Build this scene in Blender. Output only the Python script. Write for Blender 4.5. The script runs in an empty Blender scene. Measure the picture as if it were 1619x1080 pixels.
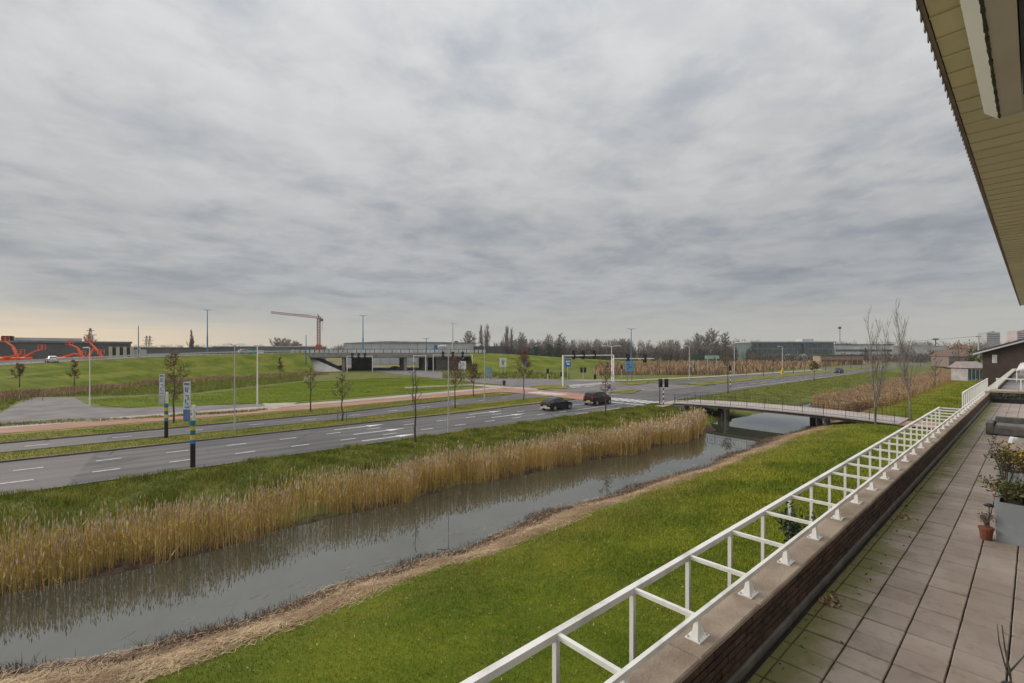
import bpy, math, random
import numpy as np
from mathutils import Vector, Matrix

random.seed(7)
rng = np.random.default_rng(7)
R = math.radians
scene = bpy.context.scene
C = scene.collection

# ------------------------------------------------------------------ camera
# World: x runs along the terrace, the water and the road; y runs away from the building; road level is z = 0.
HEAD = R(48.0)
cam_data = bpy.data.cameras.new('camera')
cam = bpy.data.objects.new('camera', cam_data)
C.objects.link(cam)
cam.location = (0, 0, 7.0)
cam.rotation_euler = (R(90), 0, HEAD - R(90))
cam_data.sensor_width = 36
cam_data.lens = 16.57
cam_data.shift_y = 15 / 1619
cam_data.clip_start = 0.05
cam_data.clip_end = 6000
scene.camera = cam

scene.view_settings.view_transform = 'Standard'
scene.view_settings.look = 'None'
scene.view_settings.exposure = 0.65
scene.view_settings.gamma = 1
scene.view_settings.use_curve_mapping = False
scene.cycles.use_denoising = True
scene.cycles.max_bounces = 6
scene.cycles.sample_clamp_indirect = 4

SUN_EL, SUN_HEAD = R(24), R(118)      # low sun behind the cloud, to the left

# ------------------------------------------------------------------ node helpers
def N(nt, kind, **kw):
    n = nt.nodes.new(kind)
    for k, v in kw.items():
        setattr(n, k, v)
    return n

def put(nt, sock, v):
    if isinstance(v, bpy.types.NodeSocket):
        nt.links.new(v, sock)
    else:
        if sock.type == 'RGBA' and len(v) == 3:
            v = (*v, 1)
        sock.default_value = v

def mth(nt, op, a, b=0.0, c=None, clamp=False):
    n = N(nt, 'ShaderNodeMath', operation=op, use_clamp=clamp)
    put(nt, n.inputs[0], a); put(nt, n.inputs[1], b)
    if c is not None: put(nt, n.inputs[2], c)
    return n.outputs[0]

def mixc(nt, f, a, b, mode='MIX'):
    n = N(nt, 'ShaderNodeMix', data_type='RGBA', blend_type=mode)
    put(nt, n.inputs[0], f); put(nt, n.inputs[6], a); put(nt, n.inputs[7], b)
    return n.outputs[2]

def smooth(nt, v, lo, hi):
    n = N(nt, 'ShaderNodeMapRange', interpolation_type='SMOOTHSTEP')
    put(nt, n.inputs[0], v); n.inputs[1].default_value = lo; n.inputs[2].default_value = hi
    return n.outputs[0]

def noise(nt, vec, scale, detail=4, rough=0.55, dist=0.0):
    n = N(nt, 'ShaderNodeTexNoise')
    if vec is not None: nt.links.new(vec, n.inputs['Vector'])
    n.inputs['Scale'].default_value = scale; n.inputs['Detail'].default_value = detail
    n.inputs['Roughness'].default_value = rough; n.inputs['Distortion'].default_value = dist
    return n.outputs[0]

def mapping(nt, vec, scale=(1, 1, 1), rot=(0, 0, 0), loc=(0, 0, 0)):
    n = N(nt, 'ShaderNodeMapping')
    nt.links.new(vec, n.inputs[0])
    n.inputs['Scale'].default_value = scale; n.inputs['Rotation'].default_value = rot; n.inputs['Location'].default_value = loc
    return n.outputs[0]

# ------------------------------------------------------------------ world: overcast sky
world = bpy.data.worlds.new('World')
scene.world = world
world.use_nodes = True
nt = world.node_tree
nt.nodes.clear()
tc = N(nt, 'ShaderNodeTexCoord').outputs['Generated']
sep = N(nt, 'ShaderNodeSeparateXYZ'); nt.links.new(tc, sep.inputs[0])
dx, dy, dz = sep.outputs
zc = mth(nt, 'MAXIMUM', dz, 0.0)
den = mth(nt, 'ADD', zc, 0.11)
comb = N(nt, 'ShaderNodeCombineXYZ')
nt.links.new(mth(nt, 'DIVIDE', dx, den), comb.inputs[0]); nt.links.new(mth(nt, 'DIVIDE', dy, den), comb.inputs[1])
pl = comb.outputs[0]
pl_st = mapping(nt, pl, scale=(1.0, 1.0, 1), rot=(0, 0, R(35)), loc=(5.4, 9.2, 0))
n_big = noise(nt, pl_st, 0.55, 3, 0.5, 0.3)
n_mid = noise(nt, pl_st, 1.9, 8, 0.58, 0.25)
n_fine = noise(nt, mapping(nt, pl, loc=(7, 2, 0)), 4.5, 6, 0.6, 0.3)
ramp = N(nt, 'ShaderNodeValToRGB')
nt.links.new(zc, ramp.inputs[0])
el = ramp.color_ramp.elements
stops = [(0.0, (0.315, 0.305, 0.275)), (0.05, (0.300, 0.297, 0.285)), (0.11, (0.262, 0.267, 0.276)), (0.22, (0.305, 0.307, 0.312)),
         (0.40, (0.39, 0.391, 0.396)), (0.60, (0.50, 0.50, 0.505)), (1.0, (1.00, 1.00, 1.01))]
el[0].position, el[0].color = stops[0][0], (*stops[0][1], 1)
el[1].position, el[1].color = stops[-1][0], (*stops[-1][1], 1)
for p, c in stops[1:-1]:
    e = el.new(p); e.color = (*c, 1)
shade = mth(nt, 'ADD', mth(nt, 'MULTIPLY', smooth(nt, n_big, 0.32, 0.60), 0.17), mth(nt, 'MULTIPLY', smooth(nt, n_mid, 0.32, 0.60), 0.21))
shade = mth(nt, 'ADD', shade, mth(nt, 'MULTIPLY', smooth(nt, n_fine, 0.35, 0.65), 0.09))
shade = mth(nt, 'ADD', shade, 0.60)
fade = smooth(nt, zc, 0.0, 0.16)                     # cloud relief is lost in the distance
shade = mth(nt, 'ADD', mth(nt, 'MULTIPLY', shade, fade), mth(nt, 'MULTIPLY', mth(nt, 'SUBTRACT', 1.0, fade), 0.98))
vs = N(nt, 'ShaderNodeVectorMath', operation='SCALE')
nt.links.new(ramp.outputs[0], vs.inputs[0]); nt.links.new(shade, vs.inputs[3])
cloud = mixc(nt, mth(nt, 'SUBTRACT', 1.0, smooth(nt, shade, 0.66, 0.95)), vs.outputs[0], (0.93, 0.985, 1.05), 'MULTIPLY')
# gap of warm light low in the sky towards the sun
sx, sy = math.cos(SUN_HEAD), math.sin(SUN_HEAD)
hl = mth(nt, 'SQRT', mth(nt, 'ADD', mth(nt, 'MULTIPLY', dx, dx), mth(nt, 'ADD', mth(nt, 'MULTIPLY', dy, dy), 1e-5)))
az = mth(nt, 'DIVIDE', mth(nt, 'ADD', mth(nt, 'MULTIPLY', dx, sx), mth(nt, 'MULTIPLY', dy, sy)), hl)
streak = noise(nt, mapping(nt, tc, scale=(2, 2, 48)), 1.6, 4, 0.6)
warm = mth(nt, 'MULTIPLY', smooth(nt, az, 0.60, 0.98), mth(nt, 'SUBTRACT', 1.0, smooth(nt, mth(nt, 'ADD', zc, mth(nt, 'MULTIPLY', mth(nt, 'SUBTRACT', streak, 0.5), 0.05)), 0.012, 0.075)))
cloud = mixc(nt, mth(nt, 'MULTIPLY', warm, 0.9), cloud, (0.60, 0.455, 0.285))
# a little of the clear sky shows through the cloud
sky = N(nt, 'ShaderNodeTexSky', sky_type='NISHITA', sun_disc=False)
sky.sun_elevation = SUN_EL
sky.sun_rotation = R(90) - SUN_HEAD
ten = N(nt, 'ShaderNodeVectorMath', operation='SCALE'); nt.links.new(cloud, ten.inputs[0]); ten.inputs[3].default_value = 10.0
skymix = mixc(nt, 0.04, ten.outputs[0], sky.outputs[0])
bg = N(nt, 'ShaderNodeBackground'); nt.links.new(skymix, bg.inputs[0]); bg.inputs[1].default_value = 0.1
nt.links.new(bg.outputs[0], N(nt, 'ShaderNodeOutputWorld').inputs[0])

sun_d = bpy.data.lights.new('sun', 'SUN')
sun_d.energy = 1.5; sun_d.angle = R(25); sun_d.color = (1.0, 0.93, 0.82)
sun = bpy.data.objects.new('sun', sun_d); C.objects.link(sun)
sun.rotation_euler = Vector((math.cos(SUN_HEAD) * math.cos(SUN_EL), math.sin(SUN_HEAD) * math.cos(SUN_EL), math.sin(SUN_EL))).to_track_quat('Z', 'Y').to_euler()

# ------------------------------------------------------------------ survey helper: photo pixel -> point of the ground plan
FPX, HOR = 745.0, 555.0
def at(px, py=None, z=0.0, Y=None):
    if Y is None: Y = FPX * (7.0 - z) / (py - HOR)
    X = (px - 809.5) / FPX * Y
    return Vector((Y * math.cos(HEAD) + X * math.sin(HEAD), Y * math.sin(HEAD) - X * math.cos(HEAD), z))
def up(py, Y):                       # height of something seen at row py at depth Y
    return 7.0 + Y * (HOR - py) / FPX
FACE = HEAD - R(90)                  # rotation of a thing whose own x axis runs across the picture

# ------------------------------------------------------------------ materials
MATS = {}
def mat(name, c1, c2=None, rough=0.8, scale=3.0, detail=4, bump=0.0, bscale=None, metal=0.0, rand=0.0, island=0.0,
        stretch=(1, 1, 1), spec=0.5, coords='obj', contrast=(0.35, 0.65), trans=0.0):
    if name in MATS: return MATS[name]
    m = bpy.data.materials.new(name); m.use_nodes = True
    nt = m.node_tree; b = nt.nodes['Principled BSDF']
    if coords == 'obj': vec = N(nt, 'ShaderNodeTexCoord').outputs['Object']
    else: vec = N(nt, 'ShaderNodeNewGeometry').outputs['Position']
    vec = mapping(nt, vec, scale=stretch)
    if c2 is None: c2 = tuple(min(1, x * 1.18) for x in c1); c1 = tuple(x * 0.84 for x in c1)
    col = mixc(nt, smooth(nt, noise(nt, vec, scale, detail, 0.6), *contrast), c1, c2)
    if rand:
        r = N(nt, 'ShaderNodeObjectInfo').outputs['Random']
        hs = N(nt, 'ShaderNodeHueSaturation'); nt.links.new(col, hs.inputs['Color'])
        nt.links.new(mth(nt, 'ADD', mth(nt, 'MULTIPLY', r, 2 * rand), 1 - rand), hs.inputs['Value']); col = hs.outputs[0]
    if island:
        r = N(nt, 'ShaderNodeNewGeometry').outputs['Random Per Island']
        hs = N(nt, 'ShaderNodeHueSaturation'); nt.links.new(col, hs.inputs['Color'])
        nt.links.new(mth(nt, 'ADD', mth(nt, 'MULTIPLY', r, 2 * island), 1 - island), hs.inputs['Value'])
        nt.links.new(mth(nt, 'ADD', mth(nt, 'MULTIPLY', r, 0.05), 0.475), hs.inputs['Hue']); col = hs.outputs[0]
    nt.links.new(col, b.inputs['Base Color'])
    b.inputs['Roughness'].default_value = rough; b.inputs['Metallic'].default_value = metal
    b.inputs['Specular IOR Level'].default_value = spec
    if bump:
        bn = N(nt, 'ShaderNodeBump'); bn.inputs['Strength'].default_value = bump; bn.inputs['Distance'].default_value = 0.03
        nt.links.new(noise(nt, vec, bscale or scale * 6, 4, 0.6), bn.inputs['Height']); nt.links.new(bn.outputs[0], b.inputs['Normal'])
    MATS[name] = m
    return m

white = mat('white_paint', (0.56, 0.54, 0.48), (0.80, 0.79, 0.75), 0.45, 2.2, 9, contrast=(0.30, 0.52))
bracket_white = mat('bracket_white', (0.74, 0.73, 0.70), (0.84, 0.83, 0.80), 0.5, 9)
silver = mat('galvanised', (0.42, 0.43, 0.44), (0.55, 0.55, 0.55), 0.5, 3, metal=0.3)
dark_metal = mat('dark_metal', (0.035, 0.036, 0.04), None, 0.5, 4)
black = mat('black_paint', (0.012, 0.012, 0.014), None, 0.45, 4)
blue_pole = mat('blue_paint', (0.05, 0.16, 0.33), (0.08, 0.22, 0.40), 0.5, 2)
teal = mat('teal_paint', (0.02, 0.17, 0.22), None, 0.5, 3)
yellow = mat('yellow_paint', (0.62, 0.45, 0.04), None, 0.5, 3)
sign_blue = mat('sign_blue', (0.03, 0.17, 0.48), None, 0.5, 3)
sign_green = mat('sign_green', (0.02, 0.25, 0.17), None, 0.5, 3)
sign_mint = mat('sign_mint', (0.30, 0.50, 0.38), None, 0.6, 3)
sign_white = mat('sign_white', (0.68, 0.70, 0.70), None, 0.5, 3)
navy = mat('navy_print', (0.10, 0.14, 0.28), None, 0.6, 3)
banner_grey = mat('banner_cloth', (0.55, 0.60, 0.64), (0.68, 0.72, 0.75), 0.8, 6)
red_light = mat('red_glass', (0.22, 0.012, 0.012), None, 0.3, 3)
rubber = mat('rubber', (0.015, 0.015, 0.016), None, 0.8, 6)
chrome = mat('rim_metal', (0.35, 0.36, 0.38), None, 0.35, 5, metal=0.7)
glass = mat('dark_glass', (0.02, 0.026, 0.03), None, 0.06, 1)
window_glass = mat('window_glass', (0.05, 0.07, 0.08), (0.10, 0.13, 0.14), 0.1, 0.3)
asphalt = mat('asphalt', (0.118, 0.112, 0.110), (0.168, 0.16, 0.156), 0.85, 0.35, 8, bump=0.25, bscale=30, coords='pos', stretch=(0.35, 1.2, 1), spec=0.12)
def worn_asphalt(m):
    """Wheel tracks along the lanes, a relaid patch and sealed cracks on the main road."""
    nt = m.node_tree; b = nt.nodes['Principled BSDF']; src = b.inputs['Base Color'].links[0].from_socket
    pos = N(nt, 'ShaderNodeNewGeometry').outputs['Position']; s_ = N(nt, 'ShaderNodeSeparateXYZ'); nt.links.new(pos, s_.inputs[0])
    fr = mth(nt, 'FRACT', mth(nt, 'DIVIDE', mth(nt, 'SUBTRACT', s_.outputs[1], 33.3), 1.66))
    tr = smooth(nt, mth(nt, 'ABSOLUTE', mth(nt, 'SUBTRACT', fr, 0.5)), 0.28, 0.06)
    tr = mth(nt, 'SUBTRACT', 1.0, smooth(nt, mth(nt, 'ABSOLUTE', mth(nt, 'SUBTRACT', fr, 0.5)), 0.06, 0.30))
    col = mixc(nt, mth(nt, 'MULTIPLY', tr, mth(nt, 'MULTIPLY', noise(nt, mapping(nt, pos, scale=(.05, .6, 1)), 1.0, 5), 0.75)), src, (0.075, 0.072, 0.072))
    old = mth(nt, 'SUBTRACT', 1.0, smooth(nt, mth(nt, 'ADD', s_.outputs[0], mth(nt, 'MULTIPLY', s_.outputs[1], -0.12)), -4.9, -4.7))
    col = mixc(nt, mth(nt, 'MULTIPLY', old, 0.55), col, (0.20, 0.18, 0.17))
    v = N(nt, 'ShaderNodeTexVoronoi', feature='DISTANCE_TO_EDGE'); nt.links.new(mapping(nt, pos, scale=(.16, .30, 1)), v.inputs['Vector']); v.inputs['Scale'].default_value = 1.0
    crack = mth(nt, 'MULTIPLY', mth(nt, 'SUBTRACT', 1.0, smooth(nt, v.outputs['Distance'], 0.004, 0.016)), smooth(nt, noise(nt, pos, 0.09, 3), 0.45, 0.6))
    col = mixc(nt, mth(nt, 'MULTIPLY', crack, 0.7), col, (0.05, 0.048, 0.046))
    nt.links.new(col, b.inputs['Base Color'])
worn_asphalt(asphalt)
asphalt_old = mat('asphalt_old', (0.155, 0.14, 0.137), (0.22, 0.20, 0.194), 0.9, 0.3, 8, bump=0.25, bscale=30, coords='pos', spec=0.12)
paver_red = mat('red_paving', (0.30, 0.17, 0.12), (0.40, 0.24, 0.18), 0.9, 0.6, 7, bump=0.2, bscale=20, coords='pos', stretch=(0.4, 1, 1), spec=0.12)
paver_pale = mat('pale_paving', (0.33, 0.28, 0.24), (0.44, 0.38, 0.33), 0.9, 0.6, 7, bump=0.2, bscale=20, coords='pos', stretch=(0.4, 1, 1), spec=0.12)
marking = mat('road_paint', (0.50, 0.50, 0.48), (0.76, 0.76, 0.73), 0.7, 3, 8, coords='pos')
kerb_m = mat('kerb_concrete_shaded', (0.07, 0.062, 0.055), (0.12, 0.105, 0.09), 0.9, 1.5, 6, coords='pos')  # concrete darkened so its colour carries the shadow line of the kerb
concrete = mat('concrete', (0.22, 0.21, 0.19), (0.33, 0.31, 0.28), 0.9, 0.5, 7, bump=0.2, bscale=6)
concrete_pale = mat('pale_concrete', (0.46, 0.45, 0.42), (0.60, 0.59, 0.56), 0.9, 0.4, 7)
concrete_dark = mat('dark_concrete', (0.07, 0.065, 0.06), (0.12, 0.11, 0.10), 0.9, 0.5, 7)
sand = mat('sand', (0.30, 0.27, 0.20), (0.42, 0.38, 0.30), 0.95, 0.8, 7, coords='pos')
bark = mat('bark', (0.055, 0.045, 0.034), (0.11, 0.09, 0.07), 0.95, 5, 6)
bark_pale = mat('pale_bark', (0.13, 0.115, 0.095), (0.22, 0.20, 0.17), 0.95, 5, 6)
twig_m = mat('twigs', (0.085, 0.066, 0.052), (0.13, 0.105, 0.085), 0.95, 1.0, island=0.3)
twig_grey = mat('grey_twigs', (0.21, 0.175, 0.15), (0.28, 0.235, 0.205), 0.95, 1.0, island=0.25)  # lightened grey brown; on the horizon trees the paleness stands for haze
leaf_brown = mat('withered_leaves', (0.12, 0.055, 0.03), (0.20, 0.10, 0.055), 0.9, 1.0, island=0.4)
leaf_olive = mat('olive_leaves', (0.10, 0.075, 0.03), (0.16, 0.12, 0.05), 0.9, 1.0, island=0.4)
leaf_orange = mat('orange_twigs', (0.24, 0.12, 0.055), (0.32, 0.17, 0.08), 0.9, 1.0, island=0.3)
conifer_m = mat('conifer_needles', (0.012, 0.045, 0.024), (0.025, 0.075, 0.04), 0.9, 1.0, island=0.4)
bush_m = mat('bush_leaves', (0.05, 0.065, 0.02), (0.09, 0.11, 0.035), 0.9, 1.0, island=0.4)
reed_m = mat('reed_stems', (0.45, 0.285, 0.085), (0.62, 0.42, 0.155), 0.85, 0.5, island=0.32, coords='pos')
reed_leaf_m = mat('reed_blades', (0.38, 0.30, 0.075), (0.52, 0.40, 0.13), 0.85, 0.5, island=0.35, coords='pos')
plume_m = mat('reed_plumes', (0.40, 0.31, 0.22), (0.54, 0.43, 0.33), 0.95, 0.6, island=0.3, coords='pos')
scrub_m = mat('dead_scrub', (0.25, 0.155, 0.095), (0.40, 0.275, 0.165), 0.95, 0.12, 5, island=0.35, coords='pos', spec=0.12)
litter_m = mat('dead_reed_litter', (0.26, 0.17, 0.095), (0.44, 0.31, 0.19), 0.95, 0.8, island=0.45, coords='pos')
blade_m = mat('grass_blades', (0.14, 0.175, 0.008), (0.31, 0.305, 0.024), 0.8, 0.30, 8, island=0.24, coords='pos', spec=0.2)
rough_blade_m = mat('rough_grass', (0.125, 0.155, 0.014), (0.27, 0.26, 0.045), 0.85, 0.5, 5, island=0.4, coords='pos', spec=0.2)
orange_m = mat('orange_paint', (0.72, 0.11, 0.05), (0.85, 0.18, 0.08), 0.5, 2)
crane_m = mat('crane_paint', (0.22, 0.06, 0.045), (0.32, 0.10, 0.07), 0.6, 1)
clad_dark = mat('dark_cladding', (0.085, 0.095, 0.10), (0.11, 0.12, 0.125), 0.6, 0.2)
clad_grey = mat('grey_cladding', (0.40, 0.43, 0.46), (0.47, 0.50, 0.53), 0.6, 0.2)
clad_pale = mat('pale_cladding', (0.55, 0.56, 0.57), None, 0.6, 0.2)
clad_green = mat('green_glazing', (0.09, 0.13, 0.13), (0.14, 0.19, 0.19), 0.3, 0.2)
clad_cream = mat('cream_cladding', (0.50, 0.45, 0.36), None, 0.7, 0.3)
roof_dark = mat('dark_roof', (0.05, 0.05, 0.05), (0.08, 0.08, 0.08), 0.8, 1.0)
brick_far = mat('dark_house_brick', (0.055, 0.036, 0.030), (0.075, 0.050, 0.042), 0.9, 1.0, 6)
block_far = mat('tower_block_wall', (0.34, 0.34, 0.34), None, 0.8, 0.1)
block_pink = mat('tower_block_pink', (0.40, 0.32, 0.33), None, 0.8, 0.1)
coping_m = mat('coping_concrete', (0.25, 0.19, 0.14), (0.37, 0.295, 0.23), 0.92, 2.2, 8, bump=0.35, bscale=45, coords='pos', rand=0.06)
brick_m = mat('brown_brick', (0.052, 0.027, 0.019), (0.095, 0.052, 0.036), 0.85, 6, 5, bump=0.4, bscale=60, coords='pos', rand=0.35)
mortar_m = mat('dark_mortar', (0.018, 0.015, 0.013), (0.03, 0.026, 0.022), 0.95, 8)
soffit_m = mat('cream_soffit', (0.66, 0.575, 0.36), (0.82, 0.74, 0.52), 0.6, 1.1, 8, rand=0.05)
fascia_m = mat('brown_fascia', (0.16, 0.125, 0.095), (0.24, 0.19, 0.15), 0.7, 5)
cassette_m = mat('awning_white', (0.66, 0.64, 0.58), (0.75, 0.73, 0.67), 0.6, 2, 6)
cassette_under = mat('awning_underside', (0.55, 0.475, 0.36), (0.64, 0.56, 0.44), 0.7, 2, 6)
moss_m = mat('moss', (0.035, 0.04, 0.015), (0.09, 0.09, 0.05), 0.95, 30)
zinc_m = mat('zinc_planter', (0.24, 0.265, 0.285), (0.30, 0.325, 0.345), 0.55, 2.5, 6, bump=0.06, bscale=25)
soil_m = mat('potting_soil', (0.03, 0.022, 0.016), (0.06, 0.045, 0.03), 0.95, 25, bump=0.5)
terracotta = mat('terracotta', (0.16, 0.05, 0.027), (0.24, 0.08, 0.042), 0.85, 10)
heather_m = mat('heather', (0.12, 0.085, 0.07), (0.20, 0.15, 0.12), 0.9, 8, island=0.35)
shrub_m = mat('shrub_leaves', (0.07, 0.072, 0.018), (0.13, 0.12, 0.035), 0.7, 4, island=0.45)
shrub_yellow = mat('golden_leaves', (0.36, 0.22, 0.02), (0.48, 0.32, 0.04), 0.7, 4, island=0.35)
shrub_dark = mat('dark_leaves', (0.015, 0.035, 0.012), (0.035, 0.06, 0.02), 0.7, 4, island=0.4)
lounge_m = mat('lounge_wicker', (0.075, 0.07, 0.065), (0.12, 0.115, 0.105), 0.85, 8, bump=0.3, bscale=80)
bridge_deck_m = mat('bridge_deck', (0.33, 0.285, 0.26), (0.42, 0.365, 0.335), 0.9, 1.0, 6)
bridge_steel = mat('bridge_steel', (0.035, 0.03, 0.028), (0.06, 0.05, 0.045), 0.8, 1.0)
field_m = mat('field_grass', (0.085, 0.135, 0.004), (0.14, 0.18, 0.008), 0.95, 0.22, 10, bump=0.3, bscale=4, coords='pos', stretch=(0.5, 1, 1), spec=0.12)
bank_m = mat('embankment_grass', (0.095, 0.128, 0.010), (0.18, 0.19, 0.024), 0.95, 0.25, 10, bump=0.3, bscale=4, coords='pos', spec=0.12)
verge_m = mat('verge_grass', (0.11, 0.12, 0.016), (0.22, 0.195, 0.045), 0.95, 0.5, 8, bump=0.5, bscale=8, coords='pos', stretch=(0.4, 1, 1), spec=0.12)
wood_haze_m = mat('far_wood', (0.17, 0.145, 0.125), (0.25, 0.215, 0.19), 0.95, 0.05, 6, island=0.35, coords='pos')  # aerial haze over the distant wood is put into this paler colour
car_navy = mat('car_navy', (0.008, 0.010, 0.018), (0.012, 0.014, 0.024), 0.22, 1)
car_maroon = mat('car_maroon', (0.022, 0.006, 0.006), (0.03, 0.008, 0.008), 0.25, 1)
car_black = mat('car_black', (0.012, 0.012, 0.013), None, 0.25, 1)
car_silver = mat('car_silver', (0.35, 0.36, 0.37), None, 0.3, 1, metal=0.3)
car_white = mat('car_white', (0.70, 0.70, 0.70), None, 0.3, 1)
plate_m = mat('number_plate', (0.60, 0.48, 0.08), None, 0.5, 3)

def lawn_tone(m):
    """The lawn turns yellow and sparse towards the littered shore."""
    nt = m.node_tree; b = nt.nodes['Principled BSDF']; src = b.inputs['Base Color'].links[0].from_socket
    pos = N(nt, 'ShaderNodeNewGeometry').outputs['Position']; s_ = N(nt, 'ShaderNodeSeparateXYZ'); nt.links.new(pos, s_.inputs[0])
    f = smooth(nt, mth(nt, 'ADD', s_.outputs[1], mth(nt, 'MULTIPLY', noise(nt, pos, .5, 6), 5.0)), 12.0, 16.5)
    col = mixc(nt, mth(nt, 'MULTIPLY', f, .7), src, (0.34, 0.27, 0.075))
    col = mixc(nt, mth(nt, 'MULTIPLY', smooth(nt, noise(nt, pos, 1.3, 6, .65), .54, .72), .45), col, (0.27, 0.22, 0.07))
    nt.links.new(col, b.inputs['Base Color'])
lawn_tone(blade_m)
def tile_material():
    m = bpy.data.materials.new('terrace_tile'); m.use_nodes = True
    nt = m.node_tree; b = nt.nodes['Principled BSDF']
    pos = N(nt, 'ShaderNodeNewGeometry').outputs['Position']
    s = N(nt, 'ShaderNodeSeparateXYZ'); nt.links.new(pos, s.inputs[0])
    col = mixc(nt, smooth(nt, noise(nt, pos, 1.1, 8, 0.62), 0.3, 0.7), (0.285, 0.225, 0.185), (0.39, 0.325, 0.275))
    col = mixc(nt, mth(nt, 'MULTIPLY', smooth(nt, noise(nt, pos, 9, 6, 0.7), 0.5, 0.75), 0.5), col, (0.13, 0.105, 0.085))
    # green algae that has settled along the foot of the parapet and in patches
    a = mth(nt, 'ADD', mth(nt, 'MULTIPLY', s.outputs[1], 1.5), mth(nt, 'MULTIPLY', noise(nt, pos, 2.2, 7, 0.62), 1.4))
    col = mixc(nt, mth(nt, 'MULTIPLY', smooth(nt, a, 2.05, 2.7), 0.92), col, (0.115, 0.112, 0.022))
    r = N(nt, 'ShaderNodeObjectInfo').outputs['Random']
    hs = N(nt, 'ShaderNodeHueSaturation'); nt.links.new(col, hs.inputs['Color'])
    nt.links.new(mth(nt, 'ADD', mth(nt, 'MULTIPLY', r, 0.16), 0.92), hs.inputs['Value'])
    nt.links.new(hs.outputs[0], b.inputs['Base Color']); b.inputs['Roughness'].default_value = 0.85
    bn = N(nt, 'ShaderNodeBump'); bn.inputs['Strength'].default_value = 0.35; bn.inputs['Distance'].default_value = 0.006
    nt.links.new(noise(nt, pos, 70, 4, 0.6), bn.inputs['Height']); nt.links.new(bn.outputs[0], b.inputs['Normal'])
    return m
tile_m = tile_material()

def ground_material():
    """Lawn, littered shore, rough bank and fields of the one ground sheet, chosen by where they lie."""
    m = bpy.data.materials.new('ground_cover'); m.use_nodes = True
    nt = m.node_tree; b = nt.nodes['Principled BSDF']
    pos = N(nt, 'ShaderNodeNewGeometry').outputs['Position']
    s = N(nt, 'ShaderNodeSeparateXYZ'); nt.links.new(pos, s.inputs[0])
    x, y, z = s.outputs
    n1 = noise(nt, pos, 0.30, 8, 0.62); n2 = noise(nt, pos, 2.5, 6, 0.65); n3 = noise(nt, pos, 14, 4, 0.6)
    lawn = mixc(nt, smooth(nt, n1, 0.32, 0.68), (0.072, 0.108, 0.006), (0.125, 0.155, 0.010))
    lawn = mixc(nt, mth(nt, 'MULTIPLY', smooth(nt, n2, 0.48, 0.75), 0.6), lawn, (0.17, 0.17, 0.022))
    lawn = mixc(nt, mth(nt, 'MULTIPLY', smooth(nt, n3, 0.45, 0.75), 0.35), lawn, (0.045, 0.075, 0.010))
    rough = mixc(nt, smooth(nt, n1, 0.35, 0.65), (0.075, 0.105, 0.016), (0.15, 0.165, 0.035))
    rough = mixc(nt, mth(nt, 'MULTIPLY', smooth(nt, n2, 0.45, 0.7), 0.5), rough, (0.17, 0.14, 0.06))
    litter = mixc(nt, smooth(nt, n3, 0.35, 0.65), (0.17, 0.105, 0.06), (0.36, 0.25, 0.155))
    mud = mixc(nt, smooth(nt, n2, 0.35, 0.65), (0.04, 0.028, 0.02), (0.12, 0.08, 0.055))
    far = mixc(nt, smooth(nt, noise(nt, pos, 0.012, 6, 0.6), 0.4, 0.6), (0.12, 0.125, 0.03), (0.20, 0.165, 0.065))
    yn = mth(nt, 'ADD', y, mth(nt, 'MULTIPLY', mth(nt, 'SUBTRACT', n1, 0.5), 2.2))
    yn = mth(nt, 'ADD', yn, mth(nt, 'MULTIPLY', mth(nt, 'SUBTRACT', n2, 0.5), 0.9))
    col = mixc(nt, smooth(nt, yn, 13.4, 14.2), lawn, litter)
    col = mixc(nt, smooth(nt, yn, 15.0, 15.8), col, mud)
    col = mixc(nt, smooth(nt, yn, 23.2, 24.6), col, rough)
    col = mixc(nt, smooth(nt, yn, 120.0, 160.0), col, far)
    col = mixc(nt, smooth(nt, mth(nt, 'ABSOLUTE', x), 260.0, 420.0), col, far)
    nt.links.new(col, b.inputs['Base Color']); b.inputs['Roughness'].default_value = 0.95; b.inputs['Specular IOR Level'].default_value = 0.15
    bn = N(nt, 'ShaderNodeBump'); bn.inputs['Strength'].default_value = 0.7; bn.inputs['Distance'].default_value = 0.06
    nt.links.new(n3, bn.inputs['Height']); nt.links.new(bn.outputs[0], b.inputs['Normal'])
    return m

def water_material():
    m = bpy.data.materials.new('ditch_water'); m.use_nodes = True
    nt = m.node_tree; b = nt.nodes['Principled BSDF']
    pos = N(nt, 'ShaderNodeNewGeometry').outputs['Position']
    nt.links.new(mixc(nt, noise(nt, pos, 0.15, 4), (0.048, 0.050, 0.032), (0.064, 0.066, 0.046)), b.inputs['Base Color'])
    b.inputs['Roughness'].default_value = 0.0; b.inputs['IOR'].default_value = 2.3
    bn = N(nt, 'ShaderNodeBump'); bn.inputs['Strength'].default_value = 0.05; bn.inputs['Distance'].default_value = 0.004
    nt.links.new(noise(nt, mapping(nt, pos, scale=(1.2, 1.2, 1)), 3.0, 3, 0.5), bn.inputs['Height']); nt.links.new(bn.outputs[0], b.inputs['Normal'])
    return m

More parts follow.
